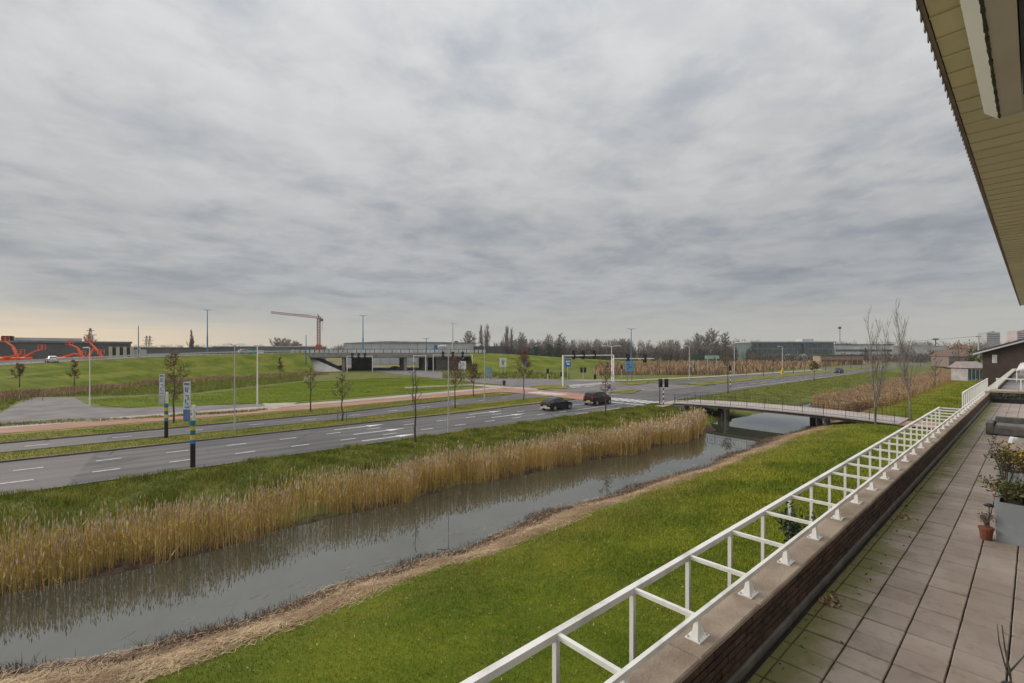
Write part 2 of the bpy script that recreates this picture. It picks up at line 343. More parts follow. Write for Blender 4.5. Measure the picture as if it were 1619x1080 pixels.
# ------------------------------------------------------------------ mesh helpers
class MB:
    def __init__(self): self.v, self.f = [], []
    def add(self, vs, fs):
        o = len(self.v); self.v += [tuple(p) for p in vs]; self.f += [tuple(i + o for i in q) for q in fs]; return self
    def box(self, x0, x1, y0, y1, z0, z1):
        return self.add([(x0, y0, z0), (x1, y0, z0), (x1, y1, z0), (x0, y1, z0), (x0, y0, z1), (x1, y0, z1), (x1, y1, z1), (x0, y1, z1)],
                        [(3, 2, 1, 0), (4, 5, 6, 7), (0, 1, 5, 4), (1, 2, 6, 5), (2, 3, 7, 6), (3, 0, 4, 7)])
    def chbox(self, x0, x1, y0, y1, z0, z1, c):
        """Box with its upper edges chamfered by c."""
        return self.add([(x0, y0, z0), (x1, y0, z0), (x1, y1, z0), (x0, y1, z0), (x0, y0, z1 - c), (x1, y0, z1 - c), (x1, y1, z1 - c), (x0, y1, z1 - c),
                         (x0 + c, y0 + c, z1), (x1 - c, y0 + c, z1), (x1 - c, y1 - c, z1), (x0 + c, y1 - c, z1)],
                        [(3, 2, 1, 0), (8, 9, 10, 11), (0, 1, 5, 4), (1, 2, 6, 5), (2, 3, 7, 6), (3, 0, 4, 7), (4, 5, 9, 8), (5, 6, 10, 9), (6, 7, 11, 10), (7, 4, 8, 11)])
    def tube(self, pts, rad, n=6, cap=True):
        pts = [Vector(p) for p in pts]
        if not hasattr(rad, '__len__'): rad = [rad] * len(pts)
        o = len(self.v)
        for i, p in enumerate(pts):
            d = (pts[min(i + 1, len(pts) - 1)] - pts[max(i - 1, 0)]).normalized()
            a = Vector((1, 0, 0)) if abs(d.x) < 0.9 else Vector((0, 1, 0))
            u = d.cross(a).normalized(); w = d.cross(u)
            for k in range(n):
                t = 2 * math.pi * k / n
                self.v.append(tuple(p + (u * math.cos(t) + w * math.sin(t)) * rad[i]))
        for i in range(len(pts) - 1):
            for k in range(n):
                a, b = o + i * n + k, o + i * n + (k + 1) % n
                self.f.append((a, a + n, b + n, b))
        if cap:
            self.f.append(tuple(o + k for k in range(n))); e = o + (len(pts) - 1) * n
            self.f.append(tuple(e + k for k in reversed(range(n))))
        return self
    def bar(self, p, q, w, h=None):
        """Rectangular bar from p to q, w wide, h high."""
        p, q = Vector(p), Vector(q); h = h or w; d = (q - p).normalized()
        a = Vector((0, 0, 1)) if abs(d.z) < 0.9 else Vector((0, 1, 0))
        s = d.cross(a).normalized() * w / 2; t = s.cross(d).normalized() * h / 2
        vs = [e + i * s + j * t for e in (p, q) for i, j in ((-1, -1), (1, -1), (1, 1), (-1, 1))]
        return self.add(vs, [(0, 1, 2, 3), (7, 6, 5, 4), (0, 4, 5, 1), (1, 5, 6, 2), (2, 6, 7, 3), (3, 7, 4, 0)])
    def prism(self, poly, z0, z1):
        n = len(poly)
        vs = [(p[0], p[1], z0) for p in poly] + [(p[0], p[1], z1) for p in poly]
        return self.add(vs, [tuple(reversed(range(n))), tuple(range(n, 2 * n))] + [(i, (i + 1) % n, (i + 1) % n + n, i + n) for i in range(n)])
    def side(self, poly, y0, y1):
        """Outline in x-z pushed from y0 to y1."""
        n = len(poly)
        vs = [(p[0], y0, p[1]) for p in poly] + [(p[0], y1, p[1]) for p in poly]
        return self.add(vs, [tuple(range(n)), tuple(reversed(range(n, 2 * n)))] + [(i, i + n, (i + 1) % n + n, (i + 1) % n) for i in range(n)])
    def mesh(self, name, m, smoothed=False):
        me = bpy.data.meshes.new(name); me.from_pydata(self.v, [], self.f)
        import bmesh
        bm = bmesh.new(); bm.from_mesh(me); bmesh.ops.recalc_face_normals(bm, faces=bm.faces); bm.to_mesh(me); bm.free()
        me.materials.append(m)
        if smoothed: me.polygons.foreach_set('use_smooth', [True] * len(me.polygons))
        return me
    def build(self, name, m, parent=None, label=None, kind=None, loc=None, rot=None, smoothed=False):
        return link(name, self.mesh(name, m, smoothed), parent, label, kind, loc, rot)

def link(name, me, parent=None, label=None, kind=None, loc=None, rot=None):
    o = bpy.data.objects.new(name, me); C.objects.link(o); o.parent = parent
    if label: o['label'] = label
    if kind: o['kind'] = kind
    if loc is not None: o.location = loc
    if rot is not None: o.rotation_euler = rot
    return o
def thing(name, label, cat, loc=(0, 0, 0), rz=0.0, group=None):
    o = bpy.data.objects.new(name, None); C.objects.link(o)
    o.empty_display_size = 0.2; o.location = loc; o.rotation_euler = (0, 0, rz)
    o['label'] = label; o['category'] = cat
    if group: o['group'] = group
    return o
def tag(o, label, cat, group=None):
    o['label'] = label; o['category'] = cat
    if group: o['group'] = group
    return o
def copy_tree(o, label=None, loc=None, rz=None, scale=None, parent=None):
    c = o.copy(); C.objects.link(c)
    if parent is not None: c.parent = parent
    if label: c['label'] = label
    if loc is not None: c.location = loc
    if rz is not None: c.rotation_euler = (0, 0, rz)
    if scale is not None: c.scale = scale if hasattr(scale, '__len__') else (scale,) * 3
    for ch in list(o.children): copy_tree(ch, parent=c)
    return c
def raw_mesh(name, V, F, m):
    """Triangle mesh straight from numpy arrays."""
    me = bpy.data.meshes.new(name)
    V = np.asarray(V, np.float32); F = np.asarray(F, np.int32)
    me.vertices.add(len(V)); me.vertices.foreach_set('co', V.ravel())
    me.loops.add(F.size); me.loops.foreach_set('vertex_index', F.ravel())
    me.polygons.add(len(F)); me.polygons.foreach_set('loop_start', np.arange(0, F.size, F.shape[1], dtype=np.int32))
    me.update(calc_edges=True); me.materials.append(m)
    return me
def blades(P, H, W, lean=0.25, bend=0.0):
    """One tapering blade per point: two triangles as a narrow kite."""
    n = len(P); a = rng.uniform(0, 2 * np.pi, n); t = rng.uniform(0, 2 * np.pi, n); l = np.abs(rng.normal(0, lean, n)) * H
    d = np.stack([np.cos(a), np.sin(a), np.zeros(n)], 1) * (W / 2)[:, None]
    off = np.stack([np.cos(t) * l, np.sin(t) * l, np.zeros(n)], 1)
    top = P + off; top[:, 2] += H * (1 - bend * rng.random(n))
    mid = P + off * 0.35; mid[:, 2] += H * 0.55
    V = np.stack([P - d, P + d, mid + d * 0.8, mid - d * 0.8, top], 1).reshape(-1, 3)
    b = (np.arange(n) * 5)[:, None]
    F = np.concatenate([b + [0, 1, 2], b + [0, 2, 3], b + [3, 2, 4]], 1).reshape(-1, 3)
    return V, F
def leafs(P, S, flat=0.0):
    """One small leaf (two triangles) per point, any way up."""
    n = len(P)
    u = rng.normal(size=(n, 3)); u /= np.linalg.norm(u, axis=1)[:, None]
    w = rng.normal(size=(n, 3)); w -= (w * u).sum(1)[:, None] * u; w /= np.linalg.norm(w, axis=1)[:, None]
    if flat: w[:, 2] *= 1 - flat
    S = np.broadcast_to(S, n)[:, None]
    V = np.stack([P - u * S, P + w * S * 0.5, P + u * S, P - w * S * 0.5], 1).reshape(-1, 3)
    b = (np.arange(n) * 4)[:, None]
    return V, np.concatenate([b + [0, 1, 2], b + [0, 2, 3]], 1).reshape(-1, 3)
def merge(parts):
    V, F, o = [], [], 0
    for v, f in parts:
        V.append(v); F.append(f + o); o += len(v)
    return np.concatenate(V), np.concatenate(F)
def stuff(name, parts, m, label, parent=None):
    V, F = merge(parts) if isinstance(parts, list) else parts
    o = link(name, raw_mesh(name, V, F, m), parent, label, 'stuff')
    return o
def flat_poly(name, pts, z, m, parent=None, kind='structure', label=None):
    return MB().add([(p[0], p[1], z) for p in pts], [tuple(range(len(pts)))]).build(name, m, parent, label, kind if parent is None else None)

# ------------------------------------------------------------------ ground, water
def FAR_SHORE(x): return np.interp(x, [8, 28, 44, 49, 53, 64, 74], [0, -.7, -2.0, -1.6, 1.7, 1.7, 0.3])
def NEAR_SHORE(x): return np.interp(x, [-8, -1.7, 3, 11, 25, 60], [1.5, 1.25, .35, -.35, -.15, 0])
def ground_z(x, y):
    x = np.asarray(x, float); y = np.asarray(y, float)
    wob = 0.35 * np.sin(x * 0.21 + 1.0) + 0.22 * np.sin(x * 0.63) + 0.10 * np.sin(x * 1.7 + 0.5)
    yn = y + wob * np.clip((y - 11) / 3, 0, 1) * np.clip((30 - y) / 4, 0, 1)
    lawn = 0.12 * np.sin(x * 0.09) * np.sin(y * 0.31) * np.clip((12 - y) / 4, 0, 1) * np.clip((y - 2) / 2, 0, 1)
    yn = yn - FAR_SHORE(x) * np.clip((yn - 18) / 3, 0, 1) * np.clip((31 - yn) / 3, 0, 1)
    yn = yn - NEAR_SHORE(x) * np.clip((yn - 11.5) / 3, 0, 1) * np.clip((20.5 - yn) / 2, 0, 1)
    prof = np.interp(yn, [-300, 9.0, 11.5, 14.0, 16.6, 18.2, 22.2, 23.8, 27.5, 31.0, 33.0, 3000],
                         [0, 0, -0.10, -0.55, -1.30, -2.0, -2.0, -1.15, -0.75, -0.18, -0.03, -0.03])
    open_end = np.clip((x + 140) / 30, 0, 1) * np.clip((330 - x) / 40, 0, 1)
    return lawn + prof * open_end
gx = np.concatenate([[-1500, -700, -350, -200, -140, -110, -80], np.arange(-60, 100, 0.8), np.arange(100, 380, 6.0), [450, 600, 900, 1500]])
gy = np.concatenate([[-1500, -900, -300, -80, -20, -4], np.arange(0, 12, 1.0), np.arange(12, 34, 0.45), [34, 40, 50, 65, 90, 130, 200, 320, 500, 800, 1100, 1500]])
GX, GY = np.meshgrid(gx, gy)
GZ = ground_z(GX, GY) + np.where((GY > 24) & (GY < 33), 0.07 * np.sin(GX * 1.9 + GY) * np.sin(GY * 2.3 + GX * 0.7), 0)
nx, ny = len(gx), len(gy)
ii = (np.arange(ny - 1)[:, None] * nx + np.arange(nx - 1)[None, :]).ravel()
gm = raw_mesh('ground', np.stack([GX.ravel(), GY.ravel(), GZ.ravel()], 1), np.stack([ii, ii + 1, ii + nx + 1, ii + nx], 1), ground_material())
gm.polygons.foreach_set('use_smooth', [True] * len(gm.polygons))
link('ground', gm, kind='structure', label='green lawn sloping to the water and the flat land beyond')
WATER_Z = -1.3
MB().add([(-140, 14, WATER_Z), (330, 14, WATER_Z), (330, 26, WATER_Z), (-140, 26, WATER_Z)], [(0, 1, 2, 3)]).build('water', water_material(), kind='structure', label='still ditch water reflecting the reeds and grey sky')

# ------------------------------------------------------------------ roads, paths, kerbs
def strip(name, line_a, line_b, z, m, label=None, parent=None):
    pts = list(line_a) + list(reversed(line_b))
    return flat_poly(name, pts, z, m, parent, 'structure', label)
def ribbon(name, pts, width, z, m, label=None, parent=None):
    a, b = [], []
    for i, p in enumerate(pts):
        q0, q1 = Vector(pts[max(i - 1, 0)][:2]), Vector(pts[min(i + 1, len(pts) - 1)][:2])
        d = (q1 - q0).normalized(); nrm = Vector((-d.y, d.x)) * width / 2
        a.append(Vector(p[:2]) + nrm); b.append(Vector(p[:2]) - nrm)
    mb = MB()
    zz = z if hasattr(z, '__len__') else [z] * len(pts)
    mb.add([(*p, zz[i]) for i, p in enumerate(a)] + [(*p, zz[i]) for i, p in enumerate(b)],
           [(i, i + 1, i + 1 + len(pts), i + len(pts)) for i in range(len(pts) - 1)])
    return mb.build(name, m, parent, label, None if parent else 'structure')

RZ = 0.02
road = strip('road', [(-160, 33.5), (45, 33.5), (60, 34.2), (95, 35.8), (180, 37.2), (420, 37.5)],
             [(-160, 43.3), (30, 43.3), (60, 44.8), (95, 44.5), (180, 44.2), (420, 44)], RZ, asphalt, 'grey asphalt road with white lane dashes beside the reed bank')
road_far = strip('road', [(-160, 47.1), (20, 47.1), (38, 49.5), (58, 50.5), (100, 50), (420, 50)],
                 [(-160, 52.0), (20, 52.0), (38, 55.2), (58, 57), (100, 56.5), (420, 56.5)], RZ, asphalt, 'narrower second carriageway beyond the grass median')
cross_road = strip('road', [(61, 44.5), (61.5, 60), (64, 80), (67, 110), (71, 140), (78, 175), (92, 230)],
                   [(92, 44.3), (88, 60), (86, 80), (86, 110), (88, 140), (93, 175), (107, 230)], RZ + 0.006, asphalt_old, 'side road running from the crossing to the viaduct')
pad = flat_poly('pavement', [at(-160, 668), at(0, 672.5), at(100, 668), at(250, 660), at(410, 650.5), at(435, 645), at(425, 639), at(320, 641.5), at(200, 645.5), at(150, 644), at(132, 637),
                            at(118, 628.5), at(60, 628.5), at(30, 637), at(0, 654), at(-160, 672 - 6)], RZ - 0.004, asphalt_old, None, 'structure', 'empty grey parking apron left of the cycle path')
flat_poly('sand', [at(415, 638), at(470, 636.5), at(462, 641), at(440, 645.5), at(425, 648)], RZ + 0.0125, sand, None, 'structure', 'bare sandy patch at the end of the apron')
cycle = strip('cycle_path', [(-160, 57.4), (24, 58.6), (45, 60.5), (58, 62)], [(-160, 60.6), (24, 62.6), (45, 65), (58, 67)], RZ + 0.004, paver_red, 'red paved cycle path beside the second carriageway')
strip('footpath', [(-160, 60.75), (24, 62.75), (45, 65.15), (58, 67.15)], [(-160, 62.6), (24, 65.3), (45, 68), (58, 70)], RZ + 0.008, paver_pale, 'pale footpath strip along the cycle path')
strip('cycle_path', [(52.5, 43.4), (53, 49.5), (53, 58), (52, 63)], [(60.8, 44.6), (60.5, 50.5), (60, 58), (59, 66)], RZ + 0.0145, paver_red, 'red cycle crossing between the carriageways')
strip('footpath', [(56.3, -1), (56.3, 8.7)], [(60.8, -1), (60.8, 9.2)], 0.05, paver_red, 'reddish path leading off the footbridge over the lawn')
strip('footpath', [(53.5, 31.2), (53.5, 33.6)], [(62.2, 31.2), (62.2, 34.2)], 0.03, paver_pale, 'pale path end between footbridge and road')
strip('footpath', [at(640, 612), at(745, 607), at(800, 611), at(850, 614)], [at(640, 614), at(745, 609.5), at(800, 615), at(850, 618)], RZ + 0.004, paver_pale, 'sandy path curving round the bright grass field')
strip('footpath', [at(880, 600.5), at(1000, 600.5), at(1120, 595), at(1300, 584)], [at(880, 602), at(1000, 602), at(1120, 596.5), at(1300, 585)], RZ + 0.004, paver_pale, 'pale path along the edge of the brown scrub')
flat_poly('grass_field', [at(300, 625), at(480, 604), at(600, 598), at(660, 597), at(735, 603), at(760, 608), at(720, 613), at(560, 628), at(450, 636), at(330, 640), at(250, 644), at(205, 644.5), at(160, 641), at(140, 633), at(190, 628)],
          RZ - 0.008, field_m, None, 'structure', 'bright green mown grass field behind the cycle path')
flat_poly('verge', [(-160, 52.1), (20, 52.1), (38, 55.3), (52, 56.8), (52, 60.8), (24, 58.5), (-160, 57.3)], RZ - 0.01, verge_m, None, 'structure', 'rough grass verge between road and cycle path')
MB().prism([(-160, 43.42), (30, 43.42), (52, 44.5), (52, 50.0), (38, 49.4), (20, 47.0), (-160, 47.0)], -0.05, 0.09).build('median', verge_m, None, 'grass median strip between the two carriageways', 'structure')
MB().prism([at(838, 612), at(862, 609), at(900, 610), at(895, 615), at(858, 616)], -0.05, 0.12).build('traffic_island', verge_m, None, 'low grass traffic island left of the crossing', 'structure')
MB().prism([(92.5, 44.8), (180, 44.5), (420, 44.3), (420, 49.7), (100, 49.8), (93, 48.5)], -0.05, 0.12).build('median', verge_m, None, 'grass median to the right of the crossing', 'structure')
MB().prism([at(962, 622), at(985, 618), at(1014, 617.5), at(1000, 622.5)], -0.05, 0.13).build('traffic_island', verge_m, None, 'low grass traffic island right of the dark maroon car', 'structure')
MB().prism([at(974, 608), at(1000, 603.5), at(1025, 603), at(1022, 607), at(1000, 609.5)], -0.05, 0.13).build('traffic_island', verge_m, None, 'grass island under the cantilever signal arm', 'structure')
# kerbs
kb = MB()
for a, b in (((-160, 43.3), (30, 43.3)), ((30, 43.3), (52, 44.4)), ((-160, 47.05), (20, 47.05)), ((20, 47.05), (38, 49.45)), ((-160, 52.05), (20, 52.05)), ((20, 52.05), (38, 55.25)), ((94, 44.62), (180, 44.35)), ((180, 44.35), (420, 44.15)), ((94, 48.9), (102, 49.9)), ((102, 49.9), (420, 49.85))):
    kb.bar((*a, 0.055), (*b, 0.055), 0.14, 0.13)
kb.build('kerb', kerb_m, None, 'long concrete kerbs edging the median', 'structure')

def dash_mesh(l, w): return MB().add([(-l / 2, -w / 2, 0), (l / 2, -w / 2, 0), (l / 2, w / 2, 0), (-l / 2, w / 2, 0)], [(0, 1, 2, 3)]).mesh('lane_dash', marking)
d_short, d_long = dash_mesh(1.25, 0.15), dash_mesh(3.0, 0.14)
for x in np.arange(-41, 51, 3.62): link('lane_dash', d_short, road, loc=(x + 2.0, 36.35, RZ + 0.012))
for x in np.arange(-40, 44, 3.62): link('lane_dash', d_short, road, loc=(x + 1.2, 39.85, RZ + 0.012))
for x in np.arange(-42, 48, 4.9): link('lane_dash', d_short, road_far, loc=(x, 49.5 + max(0, (x - 20)) * 0.13, RZ + 0.012))
for x in np.arange(100, 230, 6.0): link('lane_dash', d_long, road, loc=(x, 40.6, RZ + 0.012))
solid = MB()
for y0, x0, x1 in ((36.35, 42.5, 52), (39.85, 44, 52), (34.0, 40, 52)):
    solid.add([(x0, y0 - .07, 0), (x1, y0 - .07, 0), (x1, y0 + .07, 0), (x0, y0 + .07, 0)], [(0, 1, 2, 3)])
solid.build('lane_line', marking, road, loc=(0, 0, RZ + 0.016))
arrow = MB().add([(-2.4, -.10, 0), (0.7, -.10, 0), (0.7, .10, 0), (-2.4, .10, 0)], [(0, 1, 2, 3)]).add([(0.7, -.42, 0), (2.4, 0, 0), (0.7, .42, 0)], [(0, 1, 2)]).mesh('arrow_marking', marking)
for x, y in ((18.6, 41.5), (18.9, 38.1), (18.2, 34.9), (33.5, 41.6), (33.8, 38.1)): link('arrow_marking', arrow, road, loc=(x, y, RZ + 0.012))
block_w = MB().add([(-1.6, -.28, 0), (1.6, -.28, 0), (1.6, .28, 0), (-1.6, .28, 0)], [(0, 1, 2, 3)]).mesh('crossing_stripe', marking)
for i in range(10): link('crossing_stripe', block_w, road, loc=(56.8, 34.6 + i * 1.0, RZ + 0.014))
for i in range(7): link('crossing_stripe', block_w, road_far, loc=(56.2, 50.9 + i * 0.95, RZ + 0.0205))
for i in range(16): link('crossing_stripe', block_w, cross_road, loc=(64.5 + i * 1.25, 62.5, RZ + 0.016), rot=(0, 0, R(90)))
stop = dash_mesh(0.5, 3.0)
for y in (35.1, 38.2, 41.5): link('stop_line', stop, road, loc=(53.2, y, RZ + 0.014))
for x in (66, 70, 74.2): link('stop_line', stop, cross_road, loc=(x, 59.3, RZ + 0.016), rot=(0, 0, R(90)))
shark = MB().add([(-.3, -.25, 0), (.3, 0, 0), (-.3, .25, 0)], [(0, 1, 2)]).mesh('yield_tooth', marking)
for i in range(14): link('yield_tooth', shark, cross_road, loc=(63 + i * 0.9, 47.5 + (i % 2) * 0.05, RZ + 0.014), rot=(0, 0, R(90)))
edge = MB()
for x0, x1, y in ((96, 420, 44.1), (96, 420, 50.3), (88, 180, 37.6)):
    edge.add([(x0, y - .08, 0), (x1, y - .08, 0), (x1, y + .08, 0), (x0, y + .08, 0)], [(0, 1, 2, 3)])
edge.build('lane_line', marking, road, loc=(0, 0, RZ + 0.018))

# ------------------------------------------------------------------ highway embankment and viaduct
HW = [(-420, 62, 2.6), (-200, 72, 3.4), (0, 88, 4.2), (120, 102, 4.7), (240, 120, 5.4), (370, 140, 6.0), (487, 160, 6.4)]     # photo column, depth, height of the crest edge
crest = [at(px, z=z, Y=Y) for px, Y, z in HW]
toe = [at(px, z=0.02, Y=Y) for px, Y in ((-420, 52), (-200, 60), (0, 71), (120, 86), (240, 104), (370, 124), (500, 143))]
def bank_mesh(name, toe, crest, width, label, fine=6):
    """Slope from toe to crest, a flat top of the given width and a back slope."""
    rows = []
    for t, c in zip(toe, crest):
        d = Vector((c.x - t.x, c.y - t.y, 0)).normalized()
        rows.append([t.lerp(c, k / fine) + Vector((0, 0, 0.18 * math.sin(k * 2.1 + t.x))) * (0 < k < fine) for k in range(fine + 1)]
                    + [c + d * width, c + d * (width + 2.2 * c.z) - Vector((0, 0, c.z))])
    n = len(rows[0]); mb = MB()
    mb.add([p for r in rows for p in r], [(i * n + k, (i + 1) * n + k, (i + 1) * n + k + 1, i * n + k + 1) for i in range(len(rows) - 1) for k in range(n - 1)])
    return mb.build(name, bank_m, None, label, 'structure')
bank_mesh('embankment', toe, crest, 14, 'long green highway embankment rising towards the viaduct')
HW2 = [(742, 176, 6.3), (800, 182, 5.8), (850, 190, 5.0), (900, 200, 3.9), (960, 215, 2.6), (1040, 235, 1.2)]
crest2 = [at(px, z=z, Y=Y) for px, Y, z in HW2]
toe2 = [at(px, z=0.02, Y=Y) for px, Y in ((752, 150), (805, 156), (855, 166), (905, 178), (960, 196), (1040, 222))]
bank_mesh('embankment', toe2, crest2, 14, 'green embankment to the right of the viaduct')
def offset(line, k):
    out = []
    for i, p in enumerate(line):
        d = (line[min(i + 1, len(line) - 1)] - line[max(i - 1, 0)]); d.z = 0; d.normalize()
        out.append(p + Vector((-d.y, d.x, 0)) * k)
    return out
hwc = offset(crest, 6.0)
ribbon('highway', [tuple(p) for p in hwc], 9.5, [p.z + 0.03 for p in crest], asphalt_old, 'grey highway along the top of the embankment')
gr = thing('guard_rail', 'long grey steel guard rail along the top of the left embankment', 'guard rail', tuple(crest[2]))
g0 = crest[2]
line = [p - g0 for p in offset(crest, 0.7)]
rb, pb = MB(), MB()
for a, b in zip(line, line[1:]):
    rb.bar(a + Vector((0, 0, .72)), b + Vector((0, 0, .72)), 0.08, 0.34)
    for k in range(12):
        p = a.lerp(b, k / 12); pb.bar(p, p + Vector((0, 0, .6)), 0.10)
rb.build('rail', silver, gr)
o = pb.build('post', silver, gr); o['kind'] = 'stuff'
# viaduct
VA, VB = at(478, z=0, Y=158), at(752, z=0, Y=177)
vd = thing('viaduct', 'low grey concrete road viaduct with dark openings under its deck', 'viaduct', tuple(VA), math.atan2(VB.y - VA.y, VB.x - VA.x))
VL = (VB - VA).length
deck = MB().side([(-2, 4.6), (VL + 2, 4.6), (VL + 2, 6.0), (-2, 6.0)], 0.25, 34.0); deck.build('deck', concrete, vd)
MB().box(-4, VL + 4, 0, 0.24, 4.9, 6.25).build('edge_beam', concrete, vd)
MB().box(-4, VL + 4, 34.01, 34.25, 5.35, 6.35).build('edge_beam', concrete_pale, vd)
bal = MB()
for x in np.arange(-3.5, VL + 4, 1.5): bal.box(x, x + 1.12, .08, .16, 6.35, 7.45)
o = bal.build('parapet_panel', clad_pale, vd); o['kind'] = 'stuff'
MB().bar((-4, .12, 7.62), (VL + 4, .12, 7.62), .12).build('handrail', dark_metal, vd); MB().bar((-4, .12, 6.3), (VL + 4, .12, 6.3), .12, .09).build('bottom_rail', dark_metal, vd)
rp = MB().bar((0, .2, 6.26), (0, .2, 7.66), .14).mesh('railing_post', dark_metal)
for x in np.arange(-3.7, VL + 4, 3.0): link('railing_post', rp, vd, loc=(x, 0, 0))
for x in (13.0, 34.0, 41.5):
    for y in (1.2, 6.6, 12.0, 18.4): MB().tube([(x, y, 0), (x, y, 4.6)], 0.55, 8).build('column', concrete, vd)
MB().box(45, 55, 1.0, 33, 0, 4.6).build('abutment_wall', concrete_dark, vd)  # dark concrete puts the shade under the deck into the wall colour
MB().box(15.5, 23.0, 14.0, 33, 0, 4.6).build('abutment_wall', concrete_dark, vd)  # dark block set back in the opening, its colour stands for shade
MB().add([(-2, -1, 0.0), (12.5, -1, 0), (3, 2, 4.6), (-2, 2, 4.6), (-2, 34, 0), (12.5, 34, 0), (3, 33, 4.6), (-2, 33, 4.6)],
         [(0, 1, 2, 3), (1, 5, 6, 2), (5, 4, 7, 6), (4, 0, 3, 7), (3, 2, 6, 7)]).build('abutment_slope', concrete_pale, vd)
MB().add([(55, -1, 0.0), (VL + 6, -1, 0), (VL + 6, 2, 4.6), (58, 2, 4.6), (55, 12, 0), (VL + 6, 12, 0), (VL + 6, 11, 4.6), (58, 11, 4.6)],
         [(0, 1, 2, 3), (1, 5, 6, 2), (5, 4, 7, 6), (4, 0, 3, 7), (3, 2, 6, 7)]).build('abutment_slope', bank_m, vd)
VRZ = vd.rotation_euler.z

# ------------------------------------------------------------------ footbridge
fb = thing('footbridge', 'low arched footbridge with reddish deck and dark railings over the ditch', 'bridge', (57.5, 20, 0))
def arch(y): return 0.08 + 0.50 * max(0, 1 - ((y - 21) / 13.5) ** 2)
ys = np.linspace(31.6, 8.6, 24)
def bx0(y): return 55.6 + 0.9 * ((y - 20) / 11.5) ** 2
def bx1(y): return bx0(y) + 5.8
rel = lambda x, y, z: (x - 57.5, y - 20, z)
def slab(zt, zb, in0, in1, name, m):
    mb = MB(); n = len(ys)
    vs = []
    for y in ys:
        vs += [rel(bx0(y) + in0, y, arch(y) + zt), rel(bx1(y) - in1, y, arch(y) + zt), rel(bx1(y) - in1, y, arch(y) + zb), rel(bx0(y) + in0, y, arch(y) + zb)]
    fs = [(i * 4 + k, i * 4 + (k + 1) % 4, (i + 1) * 4 + (k + 1) % 4, (i + 1) * 4 + k) for i in range(n - 1) for k in range(4)]
    mb.add(vs, fs + [(0, 1, 2, 3), (n * 4 - 1, n * 4 - 2, n * 4 - 3, n * 4 - 4)])
    return mb.build(name, m, fb)
slab(0.0, -0.10, 0.0, 0.0, 'deck', bridge_deck_m)
slab(-0.102, -0.38, 0.12, 0.12, 'girder', bridge_steel)
for side, fx in (('near', bx0), ('far', bx1)):
    e = 0.08 if side == 'near' else -0.08
    rail = MB().tube([rel(fx(y) + e, y, arch(y) + 1.05) for y in ys], 0.018, 5); rail.build('handrail', bridge_steel, fb)
    MB().tube([rel(fx(y) + e, y, arch(y) + 0.16) for y in ys], 0.018, 4).build('bottom_rail', bridge_steel, fb)
    pm = MB().bar((0, 0, 0), (0, 0, 1.05), 0.04).mesh('railing_post', bridge_steel)
    for y in np.linspace(31.3, 8.9, 13): link('railing_post', pm, fb, loc=rel(fx(y) + e, y, arch(y)))
    sp = MB()
    for y in np.arange(31.2, 8.9, -0.32): sp.bar(rel(fx(y) + e, y, arch(y) + .16), rel(fx(y) + e, y, arch(y) + 1.04), 0.012)
    o = sp.build('spindle', bridge_steel, fb); o['kind'] = 'stuff'
for (x, y) in ((55.9, 24.3), (57.2, 25.3), (58.6, 26.3), (55.9, 14.2), (57.2, 15.2), (58.6, 16.2)):
    MB().tube([rel(x, y, -2.4), rel(x, y, arch(y) - 0.34)], 0.30, 8).build('pier', bridge_steel, fb)
for y in (25.3, 15.2): MB().bar(rel(55.5, y - 1.1, arch(y) - .46), rel(59.2, y + 1.4, arch(y) - .46), 0.35, 0.22).build('pier_cap', bridge_steel, fb)
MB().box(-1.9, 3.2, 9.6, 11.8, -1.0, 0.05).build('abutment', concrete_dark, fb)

# ------------------------------------------------------------------ own building: terrace, parapet, railing, eaves
TZ = 4.6
floor = MB().box(-6, 90, -2.4, 1.473, TZ - 0.35, TZ - 0.045).build('terrace_floor', mortar_m, None, 'roof terrace laid with square brown concrete tiles', 'structure')
tm = MB().chbox(-.1425, .1425, -.1450, .1450, -.042, 0, 0.006).mesh('tile', tile_m)
tm_half = MB().chbox(-.1475, .1475, -.055, .055, -.042, 0, 0.006).mesh('tile', tile_m)
rest = MB(); count = 0
for k in range(-6, 3):
    yc = 0.59 + 0.3 * k
    for i in range(-4, 108):
        xc = 1.75 + 0.3 * i
        if xc > 32: continue
        dz = random.uniform(-.004, .003); tilt = (random.uniform(-.008, .008), random.uniform(-.008, .008), random.uniform(-.012, .012))
        if -2 <= k and 1 <= i <= 60:
            link('tile', tm, floor, loc=(xc, yc, TZ + dz), rot=tilt); count += 1
        else: rest.chbox(xc - .1425, xc + .1425, yc - .1450, yc + .1450, TZ - .042, TZ + dz, .006)
for i in range(-4, 108):
    xc = 1.75 + 0.3 * i
    if xc < 32: rest.chbox(xc - .1425, xc + .1425, 1.343, 1.405, TZ - .042, TZ - .004 + random.uniform(-.004, .003), .006)
o = rest.build('tile', tile_m, floor); o['kind'] = 'stuff'
